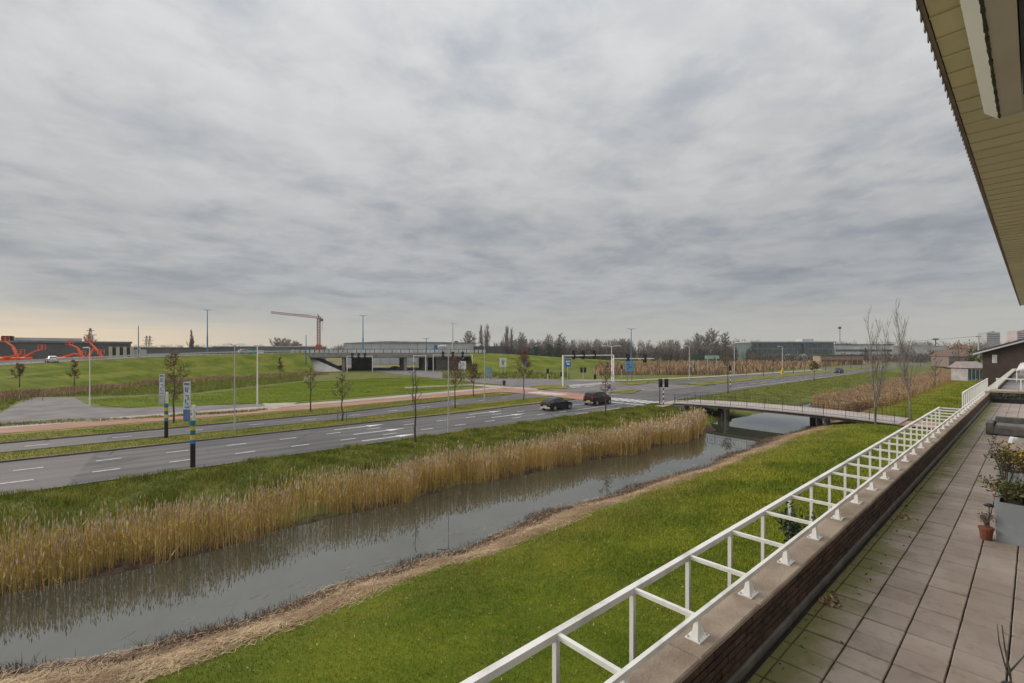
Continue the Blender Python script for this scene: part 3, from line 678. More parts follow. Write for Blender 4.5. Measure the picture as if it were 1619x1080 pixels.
# parapet
pp = thing('parapet_wall', 'low dark brown brick parapet with concrete coping along the terrace edge', 'wall', (0, 1.475, TZ))
MB().box(-3, 32.1, 0.016, 0.22, -0.6, 0.338).build('core', mortar_m, pp)
MB().box(-3, 32.1, -0.024, 0.010, -0.04, 0.036).build('skirting', mat('skirting_lead', (.13, .12, .11), (.2, .185, .17), .8, 3), pp)
bm_ = MB().chbox(-.102, .102, 0, .015, -.0215, .0215, 0.003).mesh('brick', brick_m)
rest = MB(); nb = 0
for row in range(5):
    zc_ = 0.072 + row * 0.0585
    for i in range(0, 155):
        xc = 1.6 + i * 0.2135 + (row % 2) * 0.107
        if xc > 31.9: continue
        if i < 59:
            link('brick', bm_, pp, loc=(xc, random.uniform(-.003, .002), zc_), rot=(0, random.uniform(-.008, .008), 0)); nb += 1
        else: rest.box(xc - .102, xc + .102, 0, .015, zc_ - .0215, zc_ + .0215)
o = rest.build('brick', brick_m, pp); o['kind'] = 'stuff'
cp = MB().chbox(-.496, .496, -.004, .255, 0.340, 0.378, 0.010).mesh('coping_stone', coping_m)
for i in range(-3, 32): link('coping_stone', cp, pp, loc=(i + 0.5, random.uniform(-.002, .002), random.uniform(-.002, .002)))
COP = TZ + 0.378

# white railing that leans out over the edge
def railing(x0, x1, label, dense=False):
    r = thing('railing', label, 'railing', (x0, 1.6, COP), 0)
    zr, yo, L = 0.15, 0.52, x1 - x0
    MB().bar((0, 0, zr), (L, 0, zr), .030, .036).build('inner_rail', white, r)
    MB().bar((-0.02, yo, zr), (L + .02, yo, zr), .05, .05).build('outer_rail', white, r)
    cross = MB().bar((0, .016, 0), (0, yo - .026, 0), .032, .032).mesh('cross_bar', white)
    post = MB().bar((0, 0, -.026), (0, 0, -.95), .036, .036).mesh('post', white)
    strut = MB().bar((0, .0, 0), (0, -.30, 0), .034, .034).mesh('wall_strut', white)
    br = MB().add([(-.075, -.055, 0), (.075, -.055, 0), (.075, .055, 0), (-.075, .055, 0), (-.075, -.055, .010), (.075, -.055, .010), (.075, .055, .010), (-.075, .055, .010)],
                  [(3, 2, 1, 0), (4, 5, 6, 7), (0, 1, 5, 4), (1, 2, 6, 5), (2, 3, 7, 6), (3, 0, 4, 7)])
    br.add([(-.052, -.03, .0102), (.052, -.03, .0102), (.052, .025, .0102), (-.052, .025, .0102), (-.014, -.012, .130), (.014, -.012, .130), (.014, .012, .130), (-.014, .012, .130)],
           [(3, 2, 1, 0), (4, 5, 6, 7), (0, 1, 5, 4), (1, 2, 6, 5), (2, 3, 7, 6), (3, 0, 4, 7)])
    brm = br.mesh('bracket', bracket_white)
    bolt = MB().tube([(0, 0, .010), (0, 0, .020)], .009, 6).mesh('bolt', silver)
    step = 0.885; n = int(L / step)
    for k in range(n + 1):
        x = k * step
        b_ = link('bracket', brm, r, loc=(x + .02, 0.0, 0))
        if k < 8:
            for bx, by in ((-.058, -.04), (.058, -.04), (.058, .04), (-.058, .04)): link('bolt', bolt, b_, loc=(bx, by, 0))
        link('cross_bar', cross, r, loc=(x, 0, zr)); link('post', post, r, loc=(x, yo, zr)); link('wall_strut', strut, r, loc=(x, yo - .018, zr - .93))
    return r
railing(0.53, 20.9, 'long white metal railing frame with cone feet on the near coping')
rl = thing('railing', 'white upright railing panel beyond the end of the long frame', 'railing', (28.3, 2.12, COP))
MB().bar((0, 0, .2), (16, 0, .2), .05).build('top_rail', white, rl)
MB().bar((0, 0, -.55), (16, 0, -.55), .05).build('bottom_rail', white, rl)
pm = MB().bar((0, 0, -.9), (0, 0, .18), .045).mesh('post', white)
for k in range(19): link('post', pm, rl, loc=(k * .88, 0, 0))
# continuing inner rail with feet on the bare stretch of coping
rr = thing('railing', 'low white rail on cone feet along the far bare coping', 'railing', (21.4, 1.6, COP))
MB().bar((-.45, 0, .15), (10.4, 0, .15), .030, .036).build('inner_rail', white, rr)
brm = [o for o in bpy.data.meshes if o.name.startswith('bracket')][0]
for k in range(12): link('bracket', brm, rr, loc=(k * .885, 0, 0))

# facade below the parapet and house wall behind the terrace
fc = thing('apartment_building', 'own dark brick apartment block that carries the terrace', 'building', (0, 0, 0))
MB().box(-8, 79, -9, 1.48, 0, TZ - 0.36).build('lower_storey', brick_far, fc)
MB().box(-8, 32, -9, -2.45, TZ - .3, 8.25).build('upper_wall', clad_pale, fc)  # wall out of view, coloured pale to bounce light onto the soffit
# eaves over the terrace
EZ = 8.3
ev = thing('roof_overhang', 'cream boarded roof overhang in the upper right corner', 'eaves', (0, 0, EZ))
sb = MB().box(-.0915, .0915, -2.4, 0.276, 0, .02).mesh('soffit_board', soffit_m)
lip = MB().box(-.006, .006, -2.4, 0.276, -.007, .0).mesh('board_lip', soffit_m)
for i in range(0, 112):
    b_ = link('soffit_board', sb, ev, loc=(-1.0 + i * 0.186, 0, random.uniform(-.001, .001)))
    if i < 60: link('board_lip', lip, b_, loc=(.0915, 0, 0))
MB().box(-1.2, 20, 0.280, 0.290, -.008, .16).build('fascia', fascia_m, ev)
MB().box(-1.2, 20, 0.2905, 0.300, .012, .15).build('gutter', fascia_m, ev)
tt = MB()
for x in np.arange(-1, 20, 0.093): tt.box(x, x + .022, 0.3005, 0.305, .004, .03)
o = tt.build('drip_tooth', fascia_m, ev); o['kind'] = 'stuff'
MB().box(-1.3, 20, -2.5, .278, .03, .25).build('roof_edge', roof_dark, ev)
aw = thing('awning_cassette', 'white awning box with mossy edge hanging under the roof overhang', 'awning', (0, 0, 7))
def ext(poly, x0, x1, name, m):
    n = len(poly); mb = MB()
    mb.add([(x0, *p) for p in poly] + [(x1, *p) for p in poly], [tuple(range(n)), tuple(reversed(range(n, 2 * n)))] + [(i, (i + 1) % n, (i + 1) % n + n, i + n) for i in range(n)])
    return mb.build(name, m, aw)
ext([(.166, 1.148), (.116, 1.102), (.110, 1.112), (.110, 1.29), (.166, 1.29)], -1.2, 3.22, 'front_profile', cassette_m)
ext([(.1095, 1.103), (.040, 1.107), (.040, 1.29), (.1095, 1.29)], -1.2, 3.20, 'housing', cassette_under)
ext([(.036, 1.125), (.024, 1.125), (.024, 1.29), (.036, 1.29)], -1.2, 3.05, 'back_rail', dark_metal)
ms = MB()
for x in np.arange(0.6, 3.2, 0.02):
    r = random.uniform(.002, .0055); ms.box(x, x + .018, .1125 - r, .1145 + r, 1.0995 - r * .6, 1.1035)
ms.build('moss', moss_m, aw).__setitem__('kind', 'stuff')
MB().side([(3.2005, 1.10), (3.212, 1.10), (3.212, 1.27), (3.2005, 1.27)], .03, .1095).build('end_cap', cassette_m, aw)

# terrace divider and next terrace
dv = thing('terrace_divider', 'low dark divider wall with brown coping across the far terrace end', 'wall', (32.2, 0, TZ))
MB().box(0, .3, -2.4, 1.46, -.04, .42).build('wall', brick_m, dv)
for k in range(4): MB().chbox(-.05, 1.3, -2.4 + k * .975, -2.4 + k * .975 + .965, .42, .52, .015).build('coping_stone', coping_m, dv)
p2 = thing('parapet_wall', 'far continuation of the parapet with pale coping beyond the divider', 'wall', (33.6, 1.475, TZ))
MB().box(0, 45, 0, .22, -.5, .30).build('core', brick_m, p2)
MB().box(0, 45, -.05, .28, .30, .40).build('coping', mat('pale_coping', (0.42, 0.38, 0.32), (0.52, 0.48, 0.42), 0.9, 2), p2)
MB().box(33.5, 79, -2.4, 1.47, TZ - .3, TZ).build('terrace_floor', concrete, None, 'grey terrace floor of the neighbouring flat', 'structure')
r3 = thing('railing', 'white rail across the next terrace behind the divider wall', 'railing', (35.5, 0, TZ))
MB().bar((0, -2.3, .95), (0, 1.4, .95), .05).build('top_rail', white, r3)
for y in (-2.2, -1.3, -.4, .5, 1.35): MB().bar((0, y, 0), (0, y, .93), .045).build('post', white, r3)
sc = thing('privacy_screen', 'pale slanted canvas awning on the neighbouring terrace', 'awning', (52, 0, TZ))
MB().add([(0, 1.0, .9), (16, 1.0, 1.2), (16, -2.3, 2.4), (0, -2.3, 2.2), (0, 1.0, .86), (16, 1.0, 1.16), (16, -2.3, 2.36), (0, -2.3, 2.16)],
         [(0, 1, 2, 3), (7, 6, 5, 4), (0, 4, 5, 1), (1, 5, 6, 2), (2, 6, 7, 3), (3, 7, 4, 0)]).build('canvas', concrete_pale, sc)
for x in (0.2, 15.8): MB().bar((x, .95, 0), (x, .95, .9), .06).build('post', white, sc)
o = thing('planter_trough', 'black trough with dark plants at the foot of the divider wall', 'planter', (31.6, .9, TZ))
MB().chbox(-.22, .22, -1.6, .45, 0, .22, .01).build('trough', black, o)
P = np.stack([rng.uniform(-.2, .2, 240), rng.uniform(-1.5, .42, 240), rng.uniform(.2, .42, 240)], 1)
link('foliage', raw_mesh('foliage', *leafs(P, .06), shrub_dark), o)

# ------------------------------------------------------------------ near terrace objects
def lounge(loc, rz, label):
    t = thing('lounge_sofa', label, 'sofa', loc, rz)
    MB().chbox(0, 1.9, 0, .75, .03, .24, .02).build('base', lounge_m, t)
    MB().chbox(0, 1.9, .76, .94, .03, .46, .02).build('backrest', lounge_m, t)
    MB().chbox(-.16, -.005, 0, .94, .03, .34, .02).build('armrest', lounge_m, t)
    MB().chbox(.03, 1.85, .04, .73, .242, .30, .02).build('cushion', mat('grey_cushion', (0.15, .14, .13), None, .9, 6), t)
    fm = MB().box(-.03, .03, -.03, .03, 0, .03).mesh('foot', dark_metal)
    for x, y in ((.05, .06), (1.84, .06), (.05, .86), (1.84, .86)): link('foot', fm, t, loc=(x, y, 0))
    return t
S1 = at(1566, 690, TZ)
lounge((19.2, .80, TZ), R(-90), 'low dark grey lounge sofa standing near the parapet on the terrace')
lt = thing('side_table', 'low dark rectangular table in front of the lounge sofa', 'table', (17.6, -.35, TZ))
MB().chbox(-.4, .4, -.5, .5, .30, .36, .01).build('tabletop', lounge_m, lt)
lm = MB().box(-.03, .03, -.03, .03, 0, .30).mesh('leg', dark_metal)
for x, y in ((-.35, -.45), (.35, -.45), (.35, .45), (-.35, .45)): link('leg', lm, lt, loc=(x, y, 0))
tag(MB().add([(-.1, -.1, 0), (.1, -.1, 0), (.1, .1, 0), (-.1, .1, 0), (-.06, -.05, .16), (.07, -.06, .15), (.05, .07, .17), (-.05, .06, .14)],
             [(3, 2, 1, 0), (4, 5, 6, 7), (0, 1, 5, 4), (1, 2, 6, 5), (2, 3, 7, 6), (3, 0, 4, 7)]).build('bag', sign_white, loc=(17.9, .36, TZ), rot=(0, 0, .4)),
    'small crumpled white bag on the floor beside the lounge sofa', 'bag')

def twiggy(mb, base, h, n, spread, r0=.006, seed=0):
    rd = random.Random(seed); tips = []
    for k in range(n):
        a = rd.uniform(0, 6.28); s = spread * rd.uniform(.3, 1)
        p = Vector(base); pts = [p.copy()]
        for j in range(1, 5):
            t = j / 4
            pts.append(Vector(base) + Vector((math.cos(a) * s * t ** 1.3 + rd.uniform(-.01, .01), math.sin(a) * s * t ** 1.3 + rd.uniform(-.01, .01), h * t * rd.uniform(.85, 1.05))))
        mb.tube(pts, [r0 * (1 - .2 * j) for j in range(5)], 4); tips += pts[2:]
        q = pts[2]
        for j in range(2):
            b = rd.uniform(0, 6.28); e = q + Vector((math.cos(b) * s * .4, math.sin(b) * s * .4, h * .3)); mb.tube([q, e], [r0 * .5, r0 * .25], 3); tips.append(e)
    return tips
def tip_leaves(tips, n, jitter, size, m, parent, name='foliage'):
    T = np.array([tuple(t) for t in tips]); P = T[rng.integers(0, len(T), n)] + rng.normal(0, jitter, (n, 3))
    return link(name, raw_mesh(name, *leafs(P, size * rng.uniform(.6, 1.3, n)), m), parent)
def zinc(loc, sx, sy, h, label, rz=0):
    t = thing('zinc_planter', label, 'planter', loc, rz)
    w = .025
    mb = MB()
    mb.add([(-sx, -sy, 0), (sx, -sy, 0), (sx, sy, 0), (-sx, sy, 0), (-sx - .02, -sy - .02, h), (sx + .02, -sy - .02, h), (sx + .02, sy + .02, h), (-sx - .02, sy + .02, h),
            (-sx + w, -sy + w, h), (sx - w, -sy + w, h), (sx - w, sy - w, h), (-sx + w, sy - w, h), (-sx + w, -sy + w, h - .08), (sx - w, -sy + w, h - .08), (sx - w, sy - w, h - .08), (-sx + w, sy - w, h - .08)],
           [(3, 2, 1, 0), (0, 1, 5, 4), (1, 2, 6, 5), (2, 3, 7, 6), (3, 0, 4, 7), (4, 5, 9, 8), (5, 6, 10, 9), (6, 7, 11, 10), (7, 4, 8, 11), (8, 9, 13, 12), (9, 10, 14, 13), (10, 11, 15, 14), (11, 8, 12, 15)])
    mb.build('box', zinc_m, t)
    MB().add([(-sx + w, -sy + w, h - .04), (sx - w, -sy + w, h - .04), (sx - w, sy - w, h - .04), (-sx + w, sy - w, h - .04)], [(0, 1, 2, 3)]).build('soil', soil_m, t)
    return t
z1 = zinc((8.78, -.02, TZ), .27, .35, .50, 'large near grey zinc planter box with leafy shrub')
s1 = thing('shrub', 'olive green shrub with long bare twigs growing in the near zinc planter', 'plant', (8.78, .08, TZ + .46))
mb = MB(); tips = twiggy(mb, (0, .02, 0), .24, 30, .44, .005, 3); twiggy(mb, (0, .1, 0), .5, 5, .14, .004, 4); mb.build('stem', bark, s1)
tip_leaves(tips, 2800, .04, .023, shrub_m, s1)
z2 = zinc((11.3, .06, TZ), .28, .34, .44, 'second grey zinc planter behind the near one, with golden foliage')
s2 = thing('shrub', 'golden yellow leaved shrub in the second zinc planter', 'plant', (11.2, .12, TZ + .40))
mb = MB(); tips = twiggy(mb, (0, 0, 0), .38, 18, .32, .006, 8); mb.build('stem', bark, s2)
tip_leaves(tips, 700, .05, .026, shrub_yellow, s2)
s3 = thing('shrub', 'dark green bushy plant beside the golden shrub in the second planter', 'plant', (11.35, .30, TZ + .40))
mb = MB(); tips = twiggy(mb, (0, 0, 0), .30, 16, .26, .006, 9); mb.build('stem', bark, s3)
tip_leaves(tips, 700, .045, .024, shrub_dark, s3)
s4 = thing('shrub', 'thin olive shrub with bare tips in the gap between the planters', 'plant', (10.2, .30, TZ))
mb = MB(); tips = twiggy(mb, (0, 0, .2), .85, 13, .22, .006, 10); mb.tube([(0, 0, 0), (0, 0, .25)], .012, 5); mb.build('stem', bark, s4)
tip_leaves(tips[4:], 380, .04, .02, shrub_m, s4)
MB().tube([(0, 0, 0), (0, 0, .03), (0, 0, .2), (0, 0, .23)], [.10, .11, .13, .14], 10).build('pot', terracotta, s4)
p1 = thing('flower_pot', 'small terracotta pot of faded heather beside the near zinc planter', 'flower pot', (8.50, .42, TZ))
pot = MB(); pot.tube([(0, 0, 0), (0, 0, .13)], [.052, .070], 12).tube([(0, 0, .131), (0, 0, .16)], [.077, .077], 12); pot.build('pot', terracotta, p1)
mb = MB(); tips = twiggy(mb, (0, 0, .16), .17, 30, .12, .003, 12); mb.build('stem', heather_m, p1)
tip_leaves(tips, 320, .02, .010, heather_m, p1)
lp = thing('garden_light', 'small black solar garden light on a thin stick in the heather pot', 'lamp', (8.54, .395, TZ + .12))
MB().tube([(0, 0, 0), (.0, -.0, .30)], .006, 5).build('stick', dark_metal, lp)
MB().tube([(0, 0, .301), (0, 0, .315), (0, 0, .335)], [.05, .055, .02], 10).build('cap', black, lp)
s5 = thing('bare_plant', 'bare forked twigs of a dormant plant at the bottom right edge', 'plant', (4.80, .11, TZ))
mb = MB()
mb.tube([(0, 0, 0), (.03, .01, .14), (.05, .035, .28), (.06, .05, .44)], [.008, .007, .005, .003], 5)
mb.tube([(.02, .005, .10), (-.05, .03, .20), (-.06, .06, .36), (-.05, .07, .48)], [.006, .005, .004, .002], 5)
mb.tube([(.03, .01, .14), (.10, -.06, .26), (.14, -.08, .42)], [.006, .004, .002], 5)
mb.tube([(-.05, .03, .20), (-.12, .02, .27), (-.14, .02, .36)], [.004, .003, .002], 4); mb.build('stem', bark, s5)
MB().tube([(0, 0, 0), (0, 0, .06)], [.04, .055], 10).build('pot', dark_metal, s5)
def leaf_pile(loc, n, r, label):
    P = np.stack([rng.normal(0, r, n), rng.normal(0, r * .6, n), np.abs(rng.normal(.015, .012, n)) + .004], 1)
    o = link('leaf_litter', raw_mesh('leaf_litter', *leafs(P, .022 * rng.uniform(.5, 1.4, n), .5), litter_m), None, label, 'stuff', loc)
    return o
pl_ = at(1300, 948, TZ); leaf_pile((pl_.x, min(pl_.y, 1.30), TZ), 160, .055, 'little heap of dead leaves at the foot of the parapet')
pl_ = at(1411, 815, TZ); leaf_pile((pl_.x, min(pl_.y, 1.25), TZ), 90, .07, 'scatter of dead leaves further along the parapet')
P = np.stack([rng.uniform(2, 14, 160), 1.40 - np.abs(rng.normal(0, .16, 160)), np.full(160, TZ + .006)], 1)
link('moss_tufts', raw_mesh('moss_tufts', *leafs(P, .02 * rng.uniform(.4, 1.3, 160), .7), moss_m), None, 'small moss tufts in the gutter joint along the parapet', 'stuff')

# ------------------------------------------------------------------ vegetation stuff
def scatter(n, x0, x1, y0, y1, p=1.0):
    """Points thinned out with distance from the camera."""
    x = rng.uniform(x0, x1, n); y = rng.uniform(y0, y1, n)
    Y = x * math.cos(HEAD) + y * math.sin(HEAD); X = x * math.sin(HEAD) - y * math.cos(HEAD)
    ok = (Y > 4) & (np.abs(X) < 1.2 * Y + 3)
    d = np.hypot(x, y); ok &= rng.random(n) < np.clip(16 / d, 0, 1) ** p
    x, y = x[ok], y[ok]
    return np.stack([x, y, ground_z(x, y)], 1)
def patch(P, f, seed):
    return np.sin(P[:, 0] * f + seed) * np.sin(P[:, 1] * f * 1.3 + seed * 2.1) + 0.5 * np.sin(P[:, 0] * f * 2.7 + P[:, 1] * f * 2.2 + seed)
# lawn
P = scatter(420000, -6, 75, 2.0, 14.6, 1.3)
keep = (P[:, 1] < 13.7 + 0.5 * np.sin(P[:, 0] * .9) + .35 * patch(P, .6, 9) + rng.normal(0, .55, len(P))); P = P[keep]
keep = ~((P[:, 0] > 56) & (P[:, 0] < 61.1)); P = P[keep]
D = np.hypot(P[:, 0], P[:, 1]); H = (0.045 + 0.03 * rng.random(len(P)) + 0.02 * np.clip(patch(P, .8, 1), 0, 1)) * np.clip(D / 16, .9, 1.6)
stuff('grass', blades(P, H, 0.011 * np.clip(D / 10, .9, 3), .5), blade_m, 'short green lawn grass below the railing')
P = scatter(160000, 75, 190, 2.0, 14.0, .5); D = np.hypot(P[:, 0], P[:, 1])
stuff('grass', blades(P, rng.uniform(.06, .16, len(P)), .014 * D / 24, .5), blade_m, 'short green lawn grass beyond the footbridge path')
# littered shore
P = scatter(140000, -6, 62, 13.2, 18.4, .8); P[:, 2] += 0.02
P = P[(P[:, 2] > WATER_Z + .03) & (P[:, 1] > 13.7 + .5 * patch(P, .5, 7) + rng.normal(0, .45, len(P))) & ((P[:, 2] > WATER_Z + .50 + .2 * patch(P, .7, 1)) | (rng.random(len(P)) < .16))]
n = len(P); a = rng.normal(0.15, .7, n); L = rng.uniform(.06, .34, n)
d = np.stack([np.cos(a) * L, np.sin(a) * L, rng.normal(0, .12, n) * L], 1); w = np.stack([-np.sin(a), np.cos(a), np.zeros(n)], 1) * .0065
P[:, 2] = np.maximum(P[:, 2], WATER_Z + .01) + rng.uniform(0, .06, n)
V = np.stack([P - d / 2 - w, P - d / 2 + w, P + d / 2 + w, P + d / 2 - w], 1).reshape(-1, 3); b = (np.arange(n) * 4)[:, None]
stuff('reed_litter', (V, np.concatenate([b + [0, 1, 2], b + [0, 2, 3]], 1).reshape(-1, 3)), litter_m, 'flattened dead reed litter along the near shore')
P = scatter(70000, -6, 62, 15.0, 18.8, .6); P = P[(P[:, 2] > WATER_Z - .12) & (P[:, 2] < WATER_Z + .62) & (patch(P, .9, 2) + rng.normal(0, .5, len(P)) > .0)]; P[:, 2] = np.maximum(P[:, 2], WATER_Z)
stuff('dead_weeds', blades(P, rng.uniform(.04, .22, len(P)), np.full(len(P), .014), 1.2), mat('dark_weeds', (0.05, .03, .022), (.13, .08, .055), .95, 2, island=.4), 'dark dead weeds at the near water edge')
n = 260; x = rng.uniform(-4, 50, n); y = np.where(rng.random(n) < .6, 17.0 + np.abs(rng.normal(0, .5, n)), 23.2 - np.abs(rng.normal(0, .6, n))) + FAR_SHORE(x) * .6; P = np.stack([x, y, np.full(n, WATER_Z + .006)], 1)
a = rng.normal(.2, .5, n); L = rng.uniform(.08, .5, n); d = np.stack([np.cos(a) * L, np.sin(a) * L, np.zeros(n)], 1); w = np.stack([-np.sin(a), np.cos(a), np.zeros(n)], 1) * .008
V = np.stack([P - d / 2 - w, P - d / 2 + w, P + d / 2 + w, P + d / 2 - w], 1).reshape(-1, 3); b = (np.arange(n) * 4)[:, None]
stuff('floating_straw', (V, np.concatenate([b + [0, 1, 2], b + [0, 2, 3]], 1).reshape(-1, 3)), litter_m, 'loose straw floating on the ditch water')
P = scatter(9000, -4, 60, 2.2, 14, .8); P[:, 2] += .05
stuff('fallen_leaves', leafs(P, .028 * rng.uniform(.5, 1.4, len(P)), .6), litter_m, 'fallen leaves and dead stalks scattered on the lawn')
# reeds
def reeds(P, hmin, hmax, wmul, name, label, ms=None):
    ms = ms or (reed_m, reed_leaf_m, plume_m)
    n = len(P); D = np.hypot(P[:, 0], P[:, 1]); wd = np.clip(D / 24, .8, 4) * wmul
    H = rng.uniform(hmin, hmax, n) * (1 + .12 * patch(P, .6, 3))
    a = rng.uniform(0, 2 * np.pi, n); l = np.abs(rng.normal(0, .10, n)) * H; bent = rng.random(n) < .07; l = np.where(bent, rng.uniform(.3, .8, n) * H, l); H = np.where(bent, H * .75, H)
    top = P + np.stack([np.cos(a) * l, np.sin(a) * l, H], 1)
    u = np.stack([np.cos(a + 1.6), np.sin(a + 1.6), np.zeros(n)], 1) * (.0075 * wd)[:, None]
    V = np.stack([P - u, P + u, top + u * .6, top - u * .6], 1).reshape(-1, 3); b = (np.arange(n) * 4)[:, None]
    stem = (V, np.concatenate([b + [0, 1, 2], b + [0, 2, 3]], 1).reshape(-1, 3))
    # drooping blades on the stem
    k = rng.integers(0, n, n); f = rng.uniform(.25, .85, n)[:, None]; q = P[k] * (1 - f) + top[k] * f
    a2 = rng.uniform(0, 2 * np.pi, n); L = rng.uniform(.2, .45, n)
    e = q + np.stack([np.cos(a2) * L * .5, np.sin(a2) * L * .5, L * rng.uniform(.2, .9, n)], 1)
    u2 = np.stack([-np.sin(a2), np.cos(a2), np.zeros(n)], 1) * (.012 * wd)[:, None]
    V2 = np.stack([q - u2, q + u2, e], 1).reshape(-1, 3); leaf = (V2, (np.arange(n) * 3)[:, None] + np.array([[0, 1, 2]]))
    pk = rng.random(n) < .55; T = top[pk]; m_ = len(T); a3 = rng.uniform(0, 2 * np.pi, m_); u3 = np.stack([np.cos(a3), np.sin(a3), np.zeros(m_)], 1) * (.022 * wd[pk])[:, None]
    tip = T + np.stack([np.cos(a3 + 1) * .05, np.sin(a3 + 1) * .05, rng.uniform(.16, .30, m_)], 1); mid = T * .5 + tip * .5
    V3 = np.stack([T, mid + u3, tip, mid - u3], 1).reshape(-1, 3); b3 = (np.arange(m_) * 4)[:, None]
    pl3 = (V3, np.concatenate([b3 + [0, 1, 2], b3 + [0, 2, 3]], 1).reshape(-1, 3))
    o = stuff(name, stem, ms[0], label)
    stuff('reed_leaf', leaf, ms[1], None, o); stuff('reed_plume', pl3, ms[2], None, o)
def reed_points(n, x0, x1):
    x = rng.uniform(x0, x1, n); y = 23.3 + np.abs(rng.normal(0, 1.5, n)) + .25 * np.sin(x * .9) + .2 * np.sin(x * 2.3)
    y = np.where(rng.random(n) < .45, 23.4 + rng.random(n) * 1.7 + .25 * np.sin(x * .9), y)
    y -= (0.35 * np.sin(x * 0.21 + 1.0) + 0.22 * np.sin(x * 0.63))
    y += FAR_SHORE(x)
    k = (y < 26.5 + .5 * np.sin(x * .5)); x, y = x[k], y[k]
    P = np.stack([x, y, np.maximum(ground_z(x, y), WATER_Z - .2)], 1); return P
P = reed_points(18500, -16, 54)
P = P[P[:, 0] < 50.5 - np.maximum(0, (24.5 - P[:, 1])) * 2.2 + rng.normal(0, .3, len(P))]
P = P[(patch(P, .42, 11) + .5 * patch(P, 1.3, 4) > -1.15) | (rng.random(len(P)) < .25)]
reeds(P, 1.0, 1.62, 1.0, 'reed_bed', 'long golden reed bed along the far side of the water')
n = 26000; x = 73 + 180 * rng.random(n) ** 1.5; lo = np.interp(x, [73, 80, 84, 110, 250], [15.5, 13.5, 13.0, 13.5, 15]); hi = np.interp(x, [73, 80, 86, 250], [16.5, 20.5, 24.0, 25.0])
y = lo + (hi - lo) * rng.random(n); P = np.stack([x, y, np.maximum(ground_z(x, y), WATER_Z - .1)], 1)
reeds(P, .8, 1.3, .8, 'reed_bed', 'brown reed bed filling the ditch beyond the footbridge',
      (mat('brown_reeds', (0.28, .17, .07), (.42, .27, .12), .9, .25, island=.3, coords='pos'), scrub_m, mat('brown_plumes', (.27, .18, .11), (.38, .26, .17), .9, .3, island=.3, coords='pos')))
# rough bank between reeds and road
P = scatter(190000, -20, 56, 25.4, 33.4, .6); D = np.hypot(P[:, 0], P[:, 1])
H = (.10 + .12 * rng.random(len(P)) + .18 * np.clip(patch(P, 1.1, 5), 0, 1)) 
stuff('rough_grass', blades(P, H, .022 * np.clip(D / 26, .9, 2.5), .55), rough_blade_m, 'rough tussocky grass on the bank beside the road')
P = scatter(50000, 60, 200, 26.0, 36.0, .4); P = P[P[:, 1] < np.interp(P[:, 0], [60, 95, 180, 420], [33.8, 35.4, 36.8, 37])]; D = np.hypot(P[:, 0], P[:, 1])
stuff('rough_grass', blades(P, .10 + .14 * rng.random(len(P)), .03 * np.clip(D / 40, .9, 3), .5), rough_blade_m, 'rough grass bank beyond the footbridge')
def seam(n, y0, y1, x0=-45, x1=70):
    x = rng.uniform(x0, x1, n); y = rng.uniform(y0, y1, n); sh = np.clip((x - 20) / 18, 0, 1)
    return x, y, sh
x, y, sh = seam(36000, 43.55, 46.9, -45, 50); P = np.stack([x, y + sh * 1.6, np.full(len(x), .09)], 1)
stuff('median_grass', blades(P, rng.uniform(.04, .15, len(P)), np.full(len(P), .02), .7), rough_blade_m, 'unmown grass on the median strip')
x, y, sh = seam(40000, 52.2, 57.2, -45, 50); P = np.stack([x, y + sh * 3.0, np.full(len(x), .0)], 1)
stuff('verge_grass', blades(P, rng.uniform(.04, .15, len(P)), np.full(len(P), .024), .7), rough_blade_m, 'unmown grass on the verge by the cycle path')
# scrub at the foot of the embankment
Ps = []
for i in range(len(toe) - 1):
    n = 3400; t = rng.random(n)[:, None]; a_, b_ = np.array(toe[i]), np.array(toe[i + 1]); dd = np.array(((b_ - a_)[1], -(b_ - a_)[0], 0)); dd /= np.linalg.norm(dd)
    Ps.append(a_ + (b_ - a_) * t + dd * rng.normal(0.6, 3.6, n)[:, None])
P = np.concatenate(Ps); P[:, 2] = 0.0
stuff('dead_scrub', blades(P, rng.uniform(.2, .9, len(P)) * (1 + .4 * patch(P, .12, 2)), rng.uniform(.05, .13, len(P)), .5), scrub_m, 'brown dead weeds along the foot of the left embankment')
def tufts(poly, n, h0, h1, w, m, name, label):
    """Blades inside a polygon of the ground plan."""
    q = np.array([(p[0], p[1]) for p in poly]); lo, hi = q.min(0), q.max(0); p = lo + (hi - lo) * rng.random((n * 2, 2)); ins = np.zeros(len(p), bool)
    for a, b in zip(q, np.roll(q, -1, 0)):
        ins ^= ((a[1] > p[:, 1]) != (b[1] > p[:, 1])) & (p[:, 0] < (b[0] - a[0]) * (p[:, 1] - a[1]) / (b[1] - a[1] + 1e-9) + a[0])
    p = p[ins]; P = np.stack([p[:, 0], p[:, 1], np.full(len(p), .01)], 1)
    stuff(name, blades(P, rng.uniform(h0, h1, len(P)) * (1 + .3 * patch(P, .3, 4)), np.full(len(P), w), .7), m, label)
fieldpoly = [at(300, 625), at(480, 604), at(600, 598), at(660, 597), at(735, 603), at(760, 608), at(720, 613), at(560, 628), at(450, 636), at(330, 640), at(205, 644.5), at(160, 641), at(140, 633), at(190, 628)]
tufts(fieldpoly, 60000, .04, .10, .04, mat('field_blades', (0.13, 0.165, 0.006), (0.25, 0.255, 0.014), 0.8, 0.15, 8, island=.3, coords='pos', spec=.1), 'field_blades', 'bright mown grass of the field behind the cycle path')
tufts([at(-120, 655), at(0, 652), at(30, 634), at(60, 627), at(130, 627), at(190, 626), at(300, 622), at(480, 602), at(480, 594), at(240, 606), at(100, 622), at(0, 634), at(-120, 646)], 40000, .1, .4, .06, rough_blade_m, 'rough_grass', 'rough olive grass between the apron and the embankment foot')
